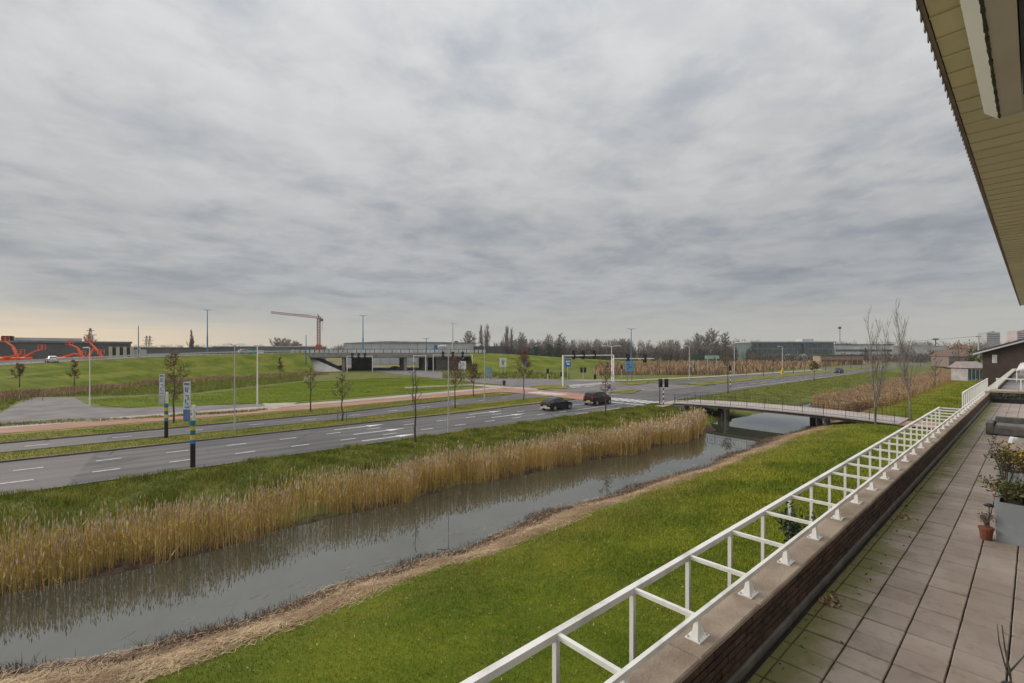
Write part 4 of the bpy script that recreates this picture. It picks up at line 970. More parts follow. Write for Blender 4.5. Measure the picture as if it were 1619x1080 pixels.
tufts([at(-120, 680), at(0, 675), at(100, 669), at(250, 661), at(400, 651.5), at(430, 647), at(400, 649.5), at(250, 658.5), at(100, 666), at(0, 671), at(-120, 676)], 9000, .08, .35, .04, rough_blade_m, 'weeds', 'weedy strip between the apron and the footpath')
def scrub_patch(px0, px1, Y0, Y1, n, h0, h1, w, label, m=scrub_m):
    px = rng.uniform(px0, px1, n); Y = 1 / rng.uniform(1 / Y1, 1 / Y0, n); X = (px - 809.5) / FPX * Y
    x = Y * math.cos(HEAD) + X * math.sin(HEAD); y = Y * math.sin(HEAD) - X * math.cos(HEAD); k = y > 62; x, y, Y = x[k], y[k], Y[k]
    P = np.stack([x, y, np.zeros(len(x))], 1)
    stuff('dead_scrub', blades(P, rng.uniform(h0, h1, len(x)), w * Y / 150, .3), m, label)
scrub_patch(940, 1220, 138, 260, 12000, .5, 2.4, .35, 'rust brown scrub land behind the crossing')
scrub_patch(1180, 1560, 170, 360, 10000, .5, 2.2, .4, 'brown scrub land left of the tall poplars')
scrub_patch(700, 900, 118, 150, 3000, .2, .7, .3, 'dry grass at the foot of the right embankment', rough_blade_m)

# ------------------------------------------------------------------ trees
def grow(h, seed, spread=.6, start=.3, nb=12, sub=4, twigs=6, r0=.07, wob=.03, upright=.5, tw_w=.012, forks=1):
    """Branch skeleton: trunk mesh, thin twig mesh and list of twig points."""
    rd = random.Random(seed); tr, tw = MB(), []
    pts_all = []
    for fk in range(forks):
        a0 = rd.uniform(0, 6.28); lean = 0 if forks == 1 else .10
        pts = [Vector((0, 0, 0))]
        for k in range(1, 7):
            t = k / 6
            pts.append(Vector((math.cos(a0) * lean * h * t + rd.uniform(-wob, wob) * h * .4, math.sin(a0) * lean * h * t + rd.uniform(-wob, wob) * h * .4, h * t * (1 if fk == 0 else .86))))
        tr.tube(pts, [r0 * (1 - .93 * k / 6) * (1 if fk == 0 else .7) for k in range(7)], 6)
        pts_all.append(pts)
    tips = []
    for b in range(nb * forks):
        pts = pts_all[b % forks]; t = start + (1 - start) * (b / forks + rd.random() * .6) / nb; t = min(t, .97)
        i = int(t * 6); p = pts[i].lerp(pts[min(i + 1, 6)], t * 6 - i)
        L = spread * h * (1.05 - .75 * (t - start) / (1 - start)) * rd.uniform(.6, 1.1); a = b * 2.4 + rd.uniform(-.4, .4)
        d = Vector((math.cos(a), math.sin(a), upright + rd.uniform(0, .5))).normalized()
        q = [p, p + d * L * .5 + Vector((0, 0, L * .06)), p + d * L + Vector((0, 0, L * .22 * (1 + upright)))]
        rr = r0 * (1.0 - .85 * t) * .5; tr.tube(q, [rr, rr * .6, rr * .22], 4, False); tips += q[1:]
        for s in range(sub):
            f = rd.uniform(.25, 1); j = 0 if f < .5 else 1; c = q[j].lerp(q[j + 1], f * 2 - j if f < 1 else 1)
            a2 = a + rd.uniform(-1.3, 1.3); d2 = Vector((math.cos(a2), math.sin(a2), upright + rd.uniform(-.1, .7))).normalized(); l2 = L * rd.uniform(.25, .5)
            e = c + d2 * l2; tw.append((c, e, tw_w * 1.4)); tips += [e, c.lerp(e, .6)]
            for w in range(twigs):
                g = c.lerp(e, rd.uniform(.2, 1)); a3 = rd.uniform(0, 6.28); d3 = Vector((math.cos(a3), math.sin(a3), upright + rd.uniform(0, .8))).normalized()
                e3 = g + d3 * l2 * rd.uniform(.3, .7); tw.append((g, e3, tw_w)); tips.append(e3)
    V, F = [], []
    for a, b, w in tw:
        d = (b - a).normalized(); u = d.cross(Vector((rd.random() - .5, rd.random() - .5, .3))).normalized() * w; v = d.cross(u).normalized() * w
        o = len(V); V += [a + u, a - u * .5 + v * .8, a - u * .5 - v * .8, b]; F += [(o, o + 1, o + 3), (o + 1, o + 2, o + 3), (o + 2, o, o + 3)]
    return tr, (np.array([tuple(p) for p in V]), np.array(F)), tips
def make_tree(name, label, loc, h, seed, twig=twig_m, leaf=None, nleaf=0, lsize=.09, group=None, bark_mat=bark, cat='tree', low=.25, **kw):
    t = thing(name, label, cat, loc, random.uniform(0, 6), group)
    tr, tw, tips = grow(h, seed, **kw)
    tr.build('trunk', bark_mat, t)
    parts = tw
    link('crown', raw_mesh('crown', *tw, twig), t)
    if leaf:
        T = np.array([tuple(p) for p in tips]); P = T[rng.integers(0, len(T), nleaf)] + rng.normal(0, .15 * h / 5, (nleaf, 3))
        link('leaves', raw_mesh('leaves', *leafs(P, lsize * rng.uniform(.5, 1.3, nleaf)), leaf), t)
    return t
def roadside(px, py, top, label, seed, leaf=None, nleaf=0, **kw):
    b = at(px, py); Y = FPX * 7 / (py - HOR); h = up(top, Y)
    kw.setdefault('spread', .27); kw.setdefault('start', .38); kw.setdefault('r0', .095); kw.setdefault('tw_w', .017 * max(1, Y / 45)); kw.setdefault('lsize', .085 * max(1, Y / 55))
    return make_tree('young_tree', label, tuple(b), h, seed, leaf=leaf, nleaf=int(nleaf * 2.2), group='young trees along the roads', **kw)
roadside(657, 699, 572, 'slim bare young tree on the reed bank, nearest the road arrows', 1, nb=12, sub=3, twigs=3, spread=.13)
roadside(541, 667, 592, 'young tree held by short stakes on the grass median, few brown leaves', 2, leaf_olive, 130)
tsk = at(541, 667)
for dx_, nm in ((-.45, 'left'), (.45, 'right')):
    s_ = Vector((tsk.x + dx_ * math.sin(HEAD), tsk.y - dx_ * math.cos(HEAD), 0.05))
    tag(MB().tube([(0, 0, 0), (0, 0, 1.1)], .04, 6).build('tree_stake', bark_pale, loc=tuple(s_)), 'short wooden stake %s of the young median tree' % nm, 'stake', 'stakes beside the young median tree')
roadside(491, 651, 580, 'young tree with tiered sparse crown between second carriageway and cycle path', 3, leaf_olive, 110)
roadside(275, 669, 560, 'taller brown leaved young tree behind the striped banner posts', 4, leaf_brown, 520, spread=.24, start=.28)
roadside(957, 656, 575, 'young tree with rusty leaves on the bank in front of the tall dark maroon car', 5, leaf_brown, 210, start=.3, spread=.25)
roadside(828, 633, 556, 'young tree with dense red brown crown left of the navy car', 6, leaf_brown, 620, start=.42, spread=.22)
roadside(720, 646, 566, 'red brown young tree beside the tall lamp post on the median', 7, leaf_brown, 480, start=.40, spread=.22)
roadside(749, 627, 577, 'small brown young tree at the bend of the cycle path', 8, leaf_brown, 320, start=.4, spread=.24)
roadside(653, 636, 572, 'bare young tree on the far side of the cycle path', 9, spread=.18, nb=10)
roadside(1151, 623, 562, 'young tree with a flat bare top right of the crossing', 10, leaf_olive, 90, start=.62, spread=.26)
roadside(1287, 603, 573, 'young tree with yellowish leaves by the right hand road', 11, leaf_olive, 260, start=.45)
roadside(1040, 594, 560, 'slender bare young tree before the rust brown scrub', 12, spread=.16)
roadside(1207, 596, 565, 'bare young tree on the right median, left of the lamp post', 13, spread=.2)
roadside(1254, 590, 566, 'bare young tree just right of the yellow bollard', 14, spread=.2)
roadside(1130, 592, 562, 'bare young tree below the mint green board', 15, spread=.2)
b = at(31, z=1.15, Y=75.9)
make_tree('young_tree', 'stunted brown tree on the embankment slope at the left edge', tuple(b), up(577, 75.9) - 1.15, 16, leaf=leaf_brown, nleaf=700, lsize=.11, group='young trees along the roads', spread=.27, start=.35, r0=.09, tw_w=.03)
roadside(118, 615, 572, 'brown leafed tree on the embankment foot left of the white mast', 17, leaf_brown, 240, start=.3, spread=.18)
roadside(443, 600, 566, 'small dim tree on the embankment right of the bare white pole', 18, leaf_brown, 140, start=.3, spread=.16)
for k, (px, py, top, lab) in enumerate(((1180, 594, 566, 'thin bare sapling between the banded traffic light and the yellow bollard'), (1222, 590, 567, 'thin bare sapling just left of the yellow bollard'),
        (1272, 588, 566, 'thin bare sapling just left of the small yellow sign'), (1305, 586, 567, 'thin bare sapling in front of the left end of the pale shed'),
        (1345, 583, 565, 'thin bare sapling in front of the right doors of the pale shed'), (1362, 584, 566, 'thin bare sapling just left of the poplar at the footbridge end'),
        (1400, 582, 564, 'thin bare sapling between the two tall poplars, left one'), (1422, 581, 565, 'thin bare sapling between the two tall poplars, right one'), (1455, 580, 563, 'thin bare sapling just right of the tallest poplar'))):
    roadside(px, py, top, lab, 70 + k, spread=.2, nb=11)
def poplar(px, py, top, seed, label):
    b = at(px, py); Y = FPX * 7 / (py - HOR)
    return make_tree('poplar', label, (b.x, b.y, float(ground_z(b.x, b.y))), up(top, Y), seed, twig=twig_grey, bark_mat=bark_pale, spread=.17, start=.22, nb=20, sub=6, twigs=6, r0=.09, upright=1.9, tw_w=.006, wob=.025, forks=3)
poplar(1384, 672, 487, 31, 'tall bare poplar standing right at the end of the footbridge')
poplar(1440, 663, 474, 32, 'tallest bare poplar, on the lawn right of the footbridge path')
def bush(px, py, top, wpx, m, label, n=500, z=0, name='bush', cat='bush', Y=None, taper=1.0, lsize=.16, twig=None):
    if Y is None: Y = FPX * (7 - z) / (py - HOR)
    b = at(px, z=z, Y=Y); h = up(top, Y) - z; w = wpx / FPX * Y / 2
    t = thing(name, label, cat, tuple(b), 0)
    d = rng.normal(size=(n, 3)); d /= np.linalg.norm(d, axis=1)[:, None]; d *= (rng.random(n) ** .4)[:, None]
    lump = 1 + .22 * np.sin(d[:, 0] * 7 + px) * np.sin(d[:, 2] * 6 + px) + .12 * np.sin(d[:, 1] * 13)
    zz = (d[:, 2] * lump * .5 + .52); k = (1 - taper * np.clip(zz, 0, 1) * .75) if taper < 1 or taper > 1 else 1
    P = np.stack([d[:, 0] * w * lump * k, d[:, 1] * w * lump * k, np.clip(zz, .02, 1.1) * h], 1)
    MB().tube([(0, 0, 0), (0, 0, h * .5)], [.04 * h, .02 * h], 5).build('trunk', bark, t)
    link('crown', raw_mesh('crown', *leafs(P, lsize * Y / 60 * rng.uniform(.6, 1.3, n)), m), t)
    return t
tb = at(1478, 610)
make_tree('bare_bush', 'leafless brown bush at the far end of the reed bed', (tb.x, tb.y, 0), 6.0, 44, cat='bush', spread=.34, start=.08, nb=18, r0=.07, tw_w=.022, upright=1.0)
bush(1537, 592, 553, 22, bush_m, 'dark olive bush left of the brown gabled house', 600)
tb = at(1515, 590)
make_tree('roadside_tree', 'small spreading bare tree between the reed bed and the brown house', (tb.x, tb.y, 0), 9, 41, spread=.35, r0=.16, tw_w=.05)
bush(1519, 575, 541, 44, leaf_orange, 'wide rusty orange tree crown left of the brown gabled house', 1100, Y=230, name='rusty_tree', cat='tree', lsize=.12)
bush(846, 562, 542, 28, conifer_m, 'left one of the dark green conifers on the horizon', 700, Y=250, name='conifer', cat='tree', lsize=.1, taper=.8)
bush(868, 562, 543, 26, conifer_m, 'middle one of the dark green conifers on the horizon', 700, Y=250, name='conifer', cat='tree', lsize=.1, taper=.8)
bush(884, 562, 543, 24, conifer_m, 'right one of the dark green conifers on the horizon', 600, Y=250, name='conifer', cat='tree', lsize=.1, taper=.8)
def far_tree(px, top, wpx, Y, label, kind='round', seed=0, m=twig_grey):
    b = at(px, z=0, Y=Y); h = up(top, Y); w = wpx / FPX * Y
    if kind == 'round': kw = dict(spread=w / h * .62, start=.25, nb=34, sub=8, twigs=12, upright=.55)
    else: kw = dict(spread=w / h * 1.5, start=.12, nb=44, sub=7, twigs=9, upright=2.6)
    return make_tree('bare_tree', label, tuple(b), h * .92, seed, twig=m, r0=.35, tw_w=.00042 * Y, group='bare trees on the horizon', **kw)
far_tree(741, 523, 28, 300, 'round bare tree above the right end of the grey warehouse', seed=51)
far_tree(761, 513, 8, 300, 'narrow poplar, left one of the pair by the warehouse', 'tall', 52)
far_tree(770, 513, 10, 300, 'narrow poplar, right one of the pair by the warehouse', 'tall', 53)
far_tree(801, 516, 10, 290, 'tall narrow poplar left of the dark conifers', 'tall', 54)
far_tree(809, 518, 8, 290, 'second narrow poplar left of the dark conifers', 'tall', 55)
far_tree(825, 525, 24, 290, 'broad bare tree just left of the dark conifers', seed=56)
far_tree(868, 528, 22, 330, 'bare tree standing behind the dark conifers, left', seed=57)
far_tree(886, 526, 22, 330, 'bare tree standing behind the dark conifers, right', seed=58)
far_tree(1102, 526, 22, 330, 'left tree of the big bare clump right of the double armed highway lamp', seed=59)
far_tree(1124, 522, 36, 330, 'big middle tree of the bare clump on the horizon', seed=60)
far_tree(1146, 526, 24, 330, 'right tree of the big bare clump on the horizon', seed=61)
far_tree(303, 523, 9, 260, 'lone narrow tree standing behind the left highway', 'tall', 62, m=twig_m)
far_tree(140, 527, 26, 190, 'bare tree rising behind the dark warehouse roof', seed=63)
far_tree(445, 538, 34, 330, 'low bare tree left of the tower crane', seed=64)
far_tree(468, 540, 22, 330, 'low bare tree right beside the tower crane mast', seed=65)
far_tree(985, 538, 30, 360, 'bare tree behind the double armed blue highway lamp', seed=66)
def wood(px0, px1, top, Y, n, label, m=wood_haze_m, jag=.35, name='far_wood'):
    """A far wood as thousands of thin twigs gathered into many rounded crowns."""
    nc = int((px1 - px0) / 3.2); cx = rng.uniform(px0, px1, nc); cd = Y * rng.uniform(1, 1.15, nc)
    ch = (7 + cd * (HOR - top) / FPX) * (1 - jag * rng.random(nc) ** 1.5 * (.6 + .4 * np.sin(cx * .045 + Y))); cw = rng.uniform(4, 8, nc) * Y / FPX
    k = rng.integers(0, nc, n * 2); d = rng.normal(size=(n * 2, 3)); d /= np.linalg.norm(d, axis=1)[:, None]; d *= (rng.random(n * 2) ** .45)[:, None]
    X = (cx[k] - 809.5) / FPX * cd[k] + d[:, 0] * cw[k]; D = cd[k] + d[:, 1] * cw[k]; z = np.maximum(ch[k] * (.55 + .45 * d[:, 2]), .1)
    low = rng.random(n * 2) < .42; z = np.where(low, z * rng.random(n * 2), z)
    P = np.stack([D * math.cos(HEAD) + X * math.sin(HEAD), D * math.sin(HEAD) - X * math.cos(HEAD), z], 1)
    stuff(name, blades(P, rng.uniform(1.0, 2.4, n * 2) * .0032 * Y, rng.uniform(.15, .4, n * 2) * .0036 * Y, .9), m, label)
wood(780, 1200, 537, 420, 15000, 'grey brown leafless wood along the horizon behind the crossing')
wood(770, 1010, 547, 262, 8000, 'brown thicket behind the right embankment', twig_m, .45)
wood(900, 1200, 549, 300, 8000, 'dark brown thicket behind the scrub land', twig_m, .4)
wood(1150, 1640, 540, 600, 7000, 'low blue grey wood far away on the right')
wood(-100, 560, 546, 620, 6000, 'low far wood along the horizon on the left')
wood(1350, 1560, 549, 330, 3500, 'reddish brown thicket right of the white hall', twig_m, .4)
wood(1180, 1480, 560, 265, 3500, 'dark hedge in front of the glazed halls', twig_m, .5)

# small bush that pokes up by the railing
gb = thing('climbing_shrub', 'small dark shrub with pale tip just outside the near railing', 'plant', (6.55, 2.02, TZ - .55))
MB().box(-.16, .16, -.54, .12, -.12, -.02).build('ledge_box', concrete, gb)
mb = MB(); tips = twiggy(mb, (0, 0, -.02), 1.0, 16, .24, .007, 21); mb.build('stem', bark, gb); tip_leaves(tips, 420, .05, .028, shrub_dark, gb)

# ------------------------------------------------------------------ lamps, poles, signals, signs
def lamp_post(px, py, top, label, arms=(-1,), arm=.9, m=silver, name='street_lamp', z=0, Y=None, head=sign_white, r=.055, base=None):
    if Y is None: Y = FPX * (7 - z) / (py - HOR)
    b = at(px, z=z, Y=Y); h = up(top, Y) - z; k = max(1, Y / 60)
    t = thing(name, label, 'street lamp', tuple(b), FACE)
    if base:
        MB().tube([(0, 0, 0), (0, 0, h * .42)], [r * k * 2.0, r * k * 1.7], 8).build('lower_pole', base, t)
        MB().tube([(0, 0, h * .42 + .003), (0, 0, h)], [r * k * 1.3, r * k * .8], 8).build('pole', m, t)
    else: MB().tube([(0, 0, 0), (0, 0, 1.1), (0, 0, 1.15), (0, 0, h)], [r * k * 1.4, r * k * 1.35, r * k, r * k * .7], 8).build('pole', m, t)
    for s in arms:
        MB().tube([(0, 0, h - .25), (s * arm * .25, 0, h - .04), (s * arm * .6, 0, h + .03), (s * arm, 0, h + .02)], r * k * .55, 5).build('arm', m, t)
        MB().add([(s * arm * .9, -.12, h - .02), (s * (arm + .75), -.09, h - .02), (s * (arm + .75), .09, h - .02), (s * arm * .9, .12, h - .02), (s * arm * .95, -.07, h + .12), (s * (arm + .6), -.05, h + .08), (s * (arm + .6), .05, h + .08), (s * arm * .95, .07, h + .12)],
                 [(3, 2, 1, 0), (4, 5, 6, 7), (0, 1, 5, 4), (1, 2, 6, 5), (2, 3, 7, 6), (3, 0, 4, 7)]).build('lamp_head', head, t)
    return t
lamp_post(371, 683, 545, 'grey double armed street lamp on the median right of the striped posts', (-1, 1), .35)
lamp_post(709, 684, 547, 'grey single armed street lamp at the near road edge', (-1,), .2)
lamp_post(766, 639, 545, 'grey street lamp on the median behind the red brown trees', (-1,), .5)
lamp_post(967, 602, 547, 'white double armed street lamp rising from the crossing', (-1, 1), 1.6, white, head=sign_white)
lamp_post(1090, 601, 547, 'grey street lamp with arm to the left at the scrub edge', (-1,), .8)
lamp_post(1161, 592, 547, 'grey street lamp right of the mint green board', (-1,), 1.6)
lamp_post(1237, 590, 548, 'grey street lamp above the yellow bollard', (-1,), .9)
lamp_post(142, 642, 550, 'white street lamp with short flat arm on the empty apron', (-1,), .15, white)
for px, py, Y, z, top, arms, lab, ba in ((219, 599, 119, 0, 515, (), 'bare blue highway mast left of the lone narrow tree', blue_pole),
        (328, 566, 146, 5.6, 490, (-1, 1), 'tall blue based highway lamp with small twin head, left of the crane', blue_pole),
        (484, 590, 149, 0, 530, (), 'short teal based highway mast at the left viaduct end', teal),
        (574, 560, 172, 6.1, 499, (-1, 1), 'tall highway lamp on the viaduct above the grey warehouse', blue_pole),
        (674, 560, 177, 6.1, 535, (-1, 1), 'small twin armed highway lamp near the blue warehouse logo', blue_pole),
        (716, 560, 180, 6.1, 511, (-1, 1), 'thin tall highway lamp at the right viaduct end', silver),
        (998, 595, 150, 0, 520, (-1, 1), 'blue double armed highway lamp behind the crossing', blue_pole)):
    lamp_post(px, py, top, lab, arms, 1.1, blue_pole if ba is not silver else silver, 'highway_lamp', z, Y, silver, .05, ba)
b = at(407, 642); fp = thing('flag_pole', 'bare white flag pole standing by the sandy patch', 'pole', tuple(b)); hh = up(549, FPX * 7 / 87)
MB().tube([(0, 0, 0), (0, 0, hh)], [.10, .06], 8).build('pole', white, fp); MB().tube([(0, 0, hh + .002), (0, 0, hh + .1)], [.09, .03], 8).build('finial', white, fp); MB().box(-.25, .25, -.25, .25, -.02, .05).build('foot', concrete, fp)

def banner_post(px, py, h, label, cloth):
    b = at(px, py); t = thing('banner_post', label, 'sign post', tuple(b), FACE)
    MB().tube([(0, 0, 0), (0, 0, 1.42)], .14, 10).build('base', black, t)
    z = 1.422
    for m, d in ((sign_blue, .25), (yellow, .28), (teal, .28), (yellow, .26), (teal, .33)):
        MB().tube([(0, 0, z), (0, 0, z + d)], .142, 10).build('band', m, t); z += d + .002
    MB().box(-.02, .14, -.05, .05, z, h).build('mast', white, t)
    for zz in (z + .5, h - .06): MB().bar((-.5, 0, zz), (-.02, 0, zz), .04).build('banner_arm', silver, t)
    bn = MB(); L = 2.4; z0 = z - .1; n = 8; vs, fs = [], []
    for k in range(n + 1):
        zz = z0 + L * k / n; wv = .02 * math.sin(k * 1.5)
        vs += [(-.56, wv, zz), (-.14, -wv, zz + .05), (-.56, wv + .012, zz), (-.14, -wv + .012, zz + .05)]
    for k in range(n):
        o = k * 4; fs += [(o, o + 1, o + 5, o + 4), (o + 3, o + 2, o + 6, o + 7), (o + 1, o + 3, o + 7, o + 5), (o + 2, o, o + 4, o + 6)]
    bo = bn.add(vs, fs).build('banner', cloth, t)
    pr = MB()                                       # the faded upright lettering on the cloth
    for k, (a0, a1, b0, b1) in enumerate(((.06, .36, 2.24, 2.34), (.12, .17, 1.80, 2.10), (.22, .34, 2.02, 2.07), (.22, .27, 1.78, 1.98), (.12, .34, 1.56, 1.61), (.28, .33, 1.34, 1.52), (.12, .17, 1.12, 1.38), (.20, .34, 1.06, 1.11), (.10, .36, .86, .90))):
        pr.box(-.56 + a0, -.56 + a1, -.034, -.028, z0 + b0, z0 + b1)
    pr.build('lettering', navy, bo)
    MB().box(-.555, -.145, -.036, -.026, z0 + .03, z0 + .75).build('lower_field', mat('banner_blue', (.11, .18, .36), None, .7, 3) if cloth is not banner_grey else silver, bo)
    return t
banner_post(305, 739, 3.75, 'near black, blue and yellow banded banner post at the road edge', mat('banner_white', (.62, .66, .70), None, .7, 4))
banner_post(263, 694, 3.75, 'far banded banner post on the grass median', banner_grey)

def signal_heads(t, spots, s=1.0):
    for x, z in spots:
        hd = MB().chbox(-.20 * s, .20 * s, -.13, .13, z - .55 * s, z + .55 * s, .02).build('signal_head', black, t, loc=(x, 0, 0))
        MB().box(-.34 * s, .34 * s, .131, .15, z - .7 * s, z + .7 * s).build('backboard', black, t, loc=(x, 0, 0))
        for k, m in enumerate((red_light, rubber, rubber)): MB().tube([(0, -.131, z + (.33 - .33 * k) * s), (0, -.2, z + (.33 - .33 * k) * s)], .10 * s, 8).build('lens', m, hd)
def portal(px0, py0, px1, py1, top, label, lights=(), Y=None):
    a = at(px0, py0) if Y is None else at(px0, z=0, Y=Y); Y0 = FPX * 7 / (py0 - HOR) if Y is None else Y
    b = at(px1, py1) if Y is None else at(px1, z=0, Y=Y)
    t = thing('signal_gantry', label, 'traffic signal', tuple(a), math.atan2(b.y - a.y, b.x - a.x)); L = (b - a).length; h = up(top, Y0)
    pm = MB().box(-.115, .115, -.115, .115, 0, h - .17).mesh('post', white)
    link('post', pm, t); link('post', pm, t, loc=(L, 0, 0))
    MB().box(-.12, L + .12, -.11, .11, h - .168, h + .06).build('beam', white, t)
    signal_heads(t, [(f * L, h + .1) for f in lights], 1.35)
    return t
portal(890, 611, 970, 604, 562, 'wide white signal gantry left of the double armed street lamp', (.2, .38, .6))
portal(549, 588, 589, 588, 563, 'white portal with three signals in front of the viaduct', (.2, .45, .7))
portal(654, 588, 673, 588, 562, 'narrow white portal before the right viaduct opening', ())
portal(685, 588, 747, 588, 561, 'long white gantry before the right viaduct end', (.25, .5, .75))
# cantilever signal
b = at(968, 603); h = up(567, FPX * 7 / 48); ct = thing('cantilever_signal', 'white cantilever signal arm reaching right over the crossing', 'traffic signal', tuple(b), FACE + .15)
MB().box(-.15, .15, -.15, .15, 0, h - .13).build('post', white, ct); MB().box(-.15, 10.2, -.12, .12, h - .128, h + .12).build('beam', white, ct); signal_heads(ct, [(3.8, h + .1), (8.0, h)], 1.35)
def signal(px, py, top, label, two=False, striped=False, gantry=False):
    b = at(px, py); Y = FPX * 7 / (py - HOR); h = up(top, Y); t = thing('traffic_light', label, 'traffic light', tuple(b), FACE)
    if striped:
        n = 8; d = (h - .9) / n
        for k in range(n): MB().tube([(0, 0, k * d), (0, 0, (k + 1) * d - .002)], .07, 8).build('pole_band', white if k % 2 else black, t)
    else: MB().tube([(0, 0, 0), (0, 0, h - .6)], .07, 8).build('pole', silver, t)
    signal_heads(t, [(-.34, h - .55), (.42, h - .55)] if two else [(0, h - .55)], .78)
    return t
signal(1049, 640, 599, 'paired traffic lights on a banded post at the footbridge end', True, True)
signal(866, 606, 583, 'traffic light left of the wide gantry', False)
signal(888, 604, 588, 'low traffic light at the left leg of the wide gantry')
signal(922, 606, 581, 'traffic lights in the middle under the wide gantry', True)
signal(941, 607, 592, 'small traffic light before the red brown young tree')
signal(1097, 592, 576, 'single traffic light before the rust brown scrub')
signal(1155, 612, 578, 'white banded traffic light right of the crossing', False, True)
signal(983, 598, 577, 'traffic light to the left of the blue route sign')
b = at(1043, 641); t = thing('signal_post', 'thin dark post left of the paired traffic lights', 'post', tuple(b)); MB().tube([(0, 0, 0), (0, 0, 3.3)], .06, 6).build('pole', dark_metal, t); MB().tube([(0, 0, 3.302), (0, 0, 3.45)], [.09, .05], 6).build('cap', dark_metal, t)
def sign(px, py, x0, x1, y0, y1, m, label, graphic=None, gm_=sign_white, post=silver, Y=None, z=0):
    if Y is None: Y = FPX * (7 - z) / (py - HOR)
    b = at(px, z=z, Y=Y); s = Y / FPX; t = thing('road_sign', label, 'sign', tuple(b), FACE)
    a0, a1, zt, zb = (x0 - px) * s, (x1 - px) * s, up(y0, Y) - z, up(y1, Y) - z
    MB().box(a0, a1, -.12, -.06, zb, zt).build('board', m, t)
    n = 2 if (a1 - a0) > 1.5 else 1
    for k in range(n):
        xx = (a0 + a1) / 2 if n == 1 else a0 + (a1 - a0) * (.2 + .6 * k)
        MB().tube([(xx, 0, 0), (xx, 0, zt - .1)], .07 * max(1, Y / 90), 6).build('post', post, t)
    if graphic:
        g = MB()
        for u0, u1, v0, v1 in graphic: g.box(a0 + (a1 - a0) * u0, a0 + (a1 - a0) * u1, -.14, -.122, zb + (zt - zb) * v0, zb + (zt - zb) * v1)
        g.build('print', gm_, t)
    return t
sign(897, 604, 892.5, 902.5, 567, 580, sign_blue, 'blue keep lane sign under the left of the wide gantry', [(.35, .8, .25, .45), (.2, .5, .5, .75), (.55, .9, .6, .75)])
sign(994, 604, 989, 1001.5, 571, 587, mat('route_blue', (.12, .33, .60), None, .5, 3), 'pale blue route sign right of the double armed street lamp', [(.15, .5, .6, .75), (.3, .85, .35, .48), (.15, .4, .2, .3)], navy, blue_pole)
sign(830, 600, 827, 833, 565, 577, sign_blue, 'small blue sign above the dense red brown tree', None)
sign(731, 592, 725, 737, 571, 584, sign_white, 'white notice board with dark drawing, left one', [(.25, .4, .2, .8), (.5, .75, .45, .8)], silver)
sign(795, 592, 790, 800.5, 566, 580, sign_white, 'white notice board with dark arrow, right one', [(.3, .42, .45, .8), (.58, .7, .45, .8), (.42, .58, .2, .5)], dark_metal)
sign(1124, 590, 1114, 1137, 562, 567.5, sign_mint, 'long mint green board above the rust brown scrub', [(.05, .12, .2, .8)], sign_white)
sign(1100, 592, 1094, 1106, 560, 569, mat('sign_dark_green', (.03, .09, .06), None, .5, 2), 'dark green board left of the mint board')
sign(404, 566, 392, 417, 554, 560.5, sign_white, 'white and green highway direction sign on the embankment', [(.26, .62, .05, .95), (.30, .6, 1.0, 1.35)], sign_green, Y=150, z=5.6)
sign(773, 607, 768, 778, 580, 596, mat('sign_grey_blue', (.20, .30, .34), None, .5, 3), 'grey blue sign at the bend of the cycle path')  # board in a plain grey blue
b = at(797, 611); t = thing('litter_bin', 'dark green litter bin beside the pale path', 'bin', tuple(b), FACE); MB().tube([(0, 0, 0), (0, 0, .9)], .05, 6).build('post', dark_metal, t); MB().tube([(0, -.3, .3), (0, -.3, 1.2)], [.28, .32], 8).build('bin', black, t)
b = at(1237, 592); t = thing('bollard', 'bright yellow bollard sign on the right median end', 'bollard', tuple(b), FACE)
MB().chbox(-.35, .35, -.2, .2, 0, 1.3, .08).build('body', yellow, t); MB().tube([(0, -.1, 1.302), (0, -.1, 1.9)], .3, 10).build('disc', yellow, t)
b = at(1283, 592); t = thing('road_sign', 'small yellow sign left of the far dark car', 'sign', tuple(b), FACE); MB().tube([(0, 0, 0), (0, 0, 2.6)], .06, 6).build('post', silver, t); MB().box(-.6, .6, -.1, -.065, 2.0, 3.6).build('board', yellow, t)
b = at(1067, 638); t = thing('bicycle_barrier', 'low slanted dark handrail where the footbridge meets the road', 'railing', tuple(b), FACE)
MB().tube([(0, 0, 0), (0, 0, .75), (2.6, 0, 1.5), (2.6, 0, 0)], .035, 5).build('rail', dark_metal, t); MB().tube([(1.3, 0, 0), (1.3, 0, 1.1)], .03, 5).build('post', dark_metal, t)

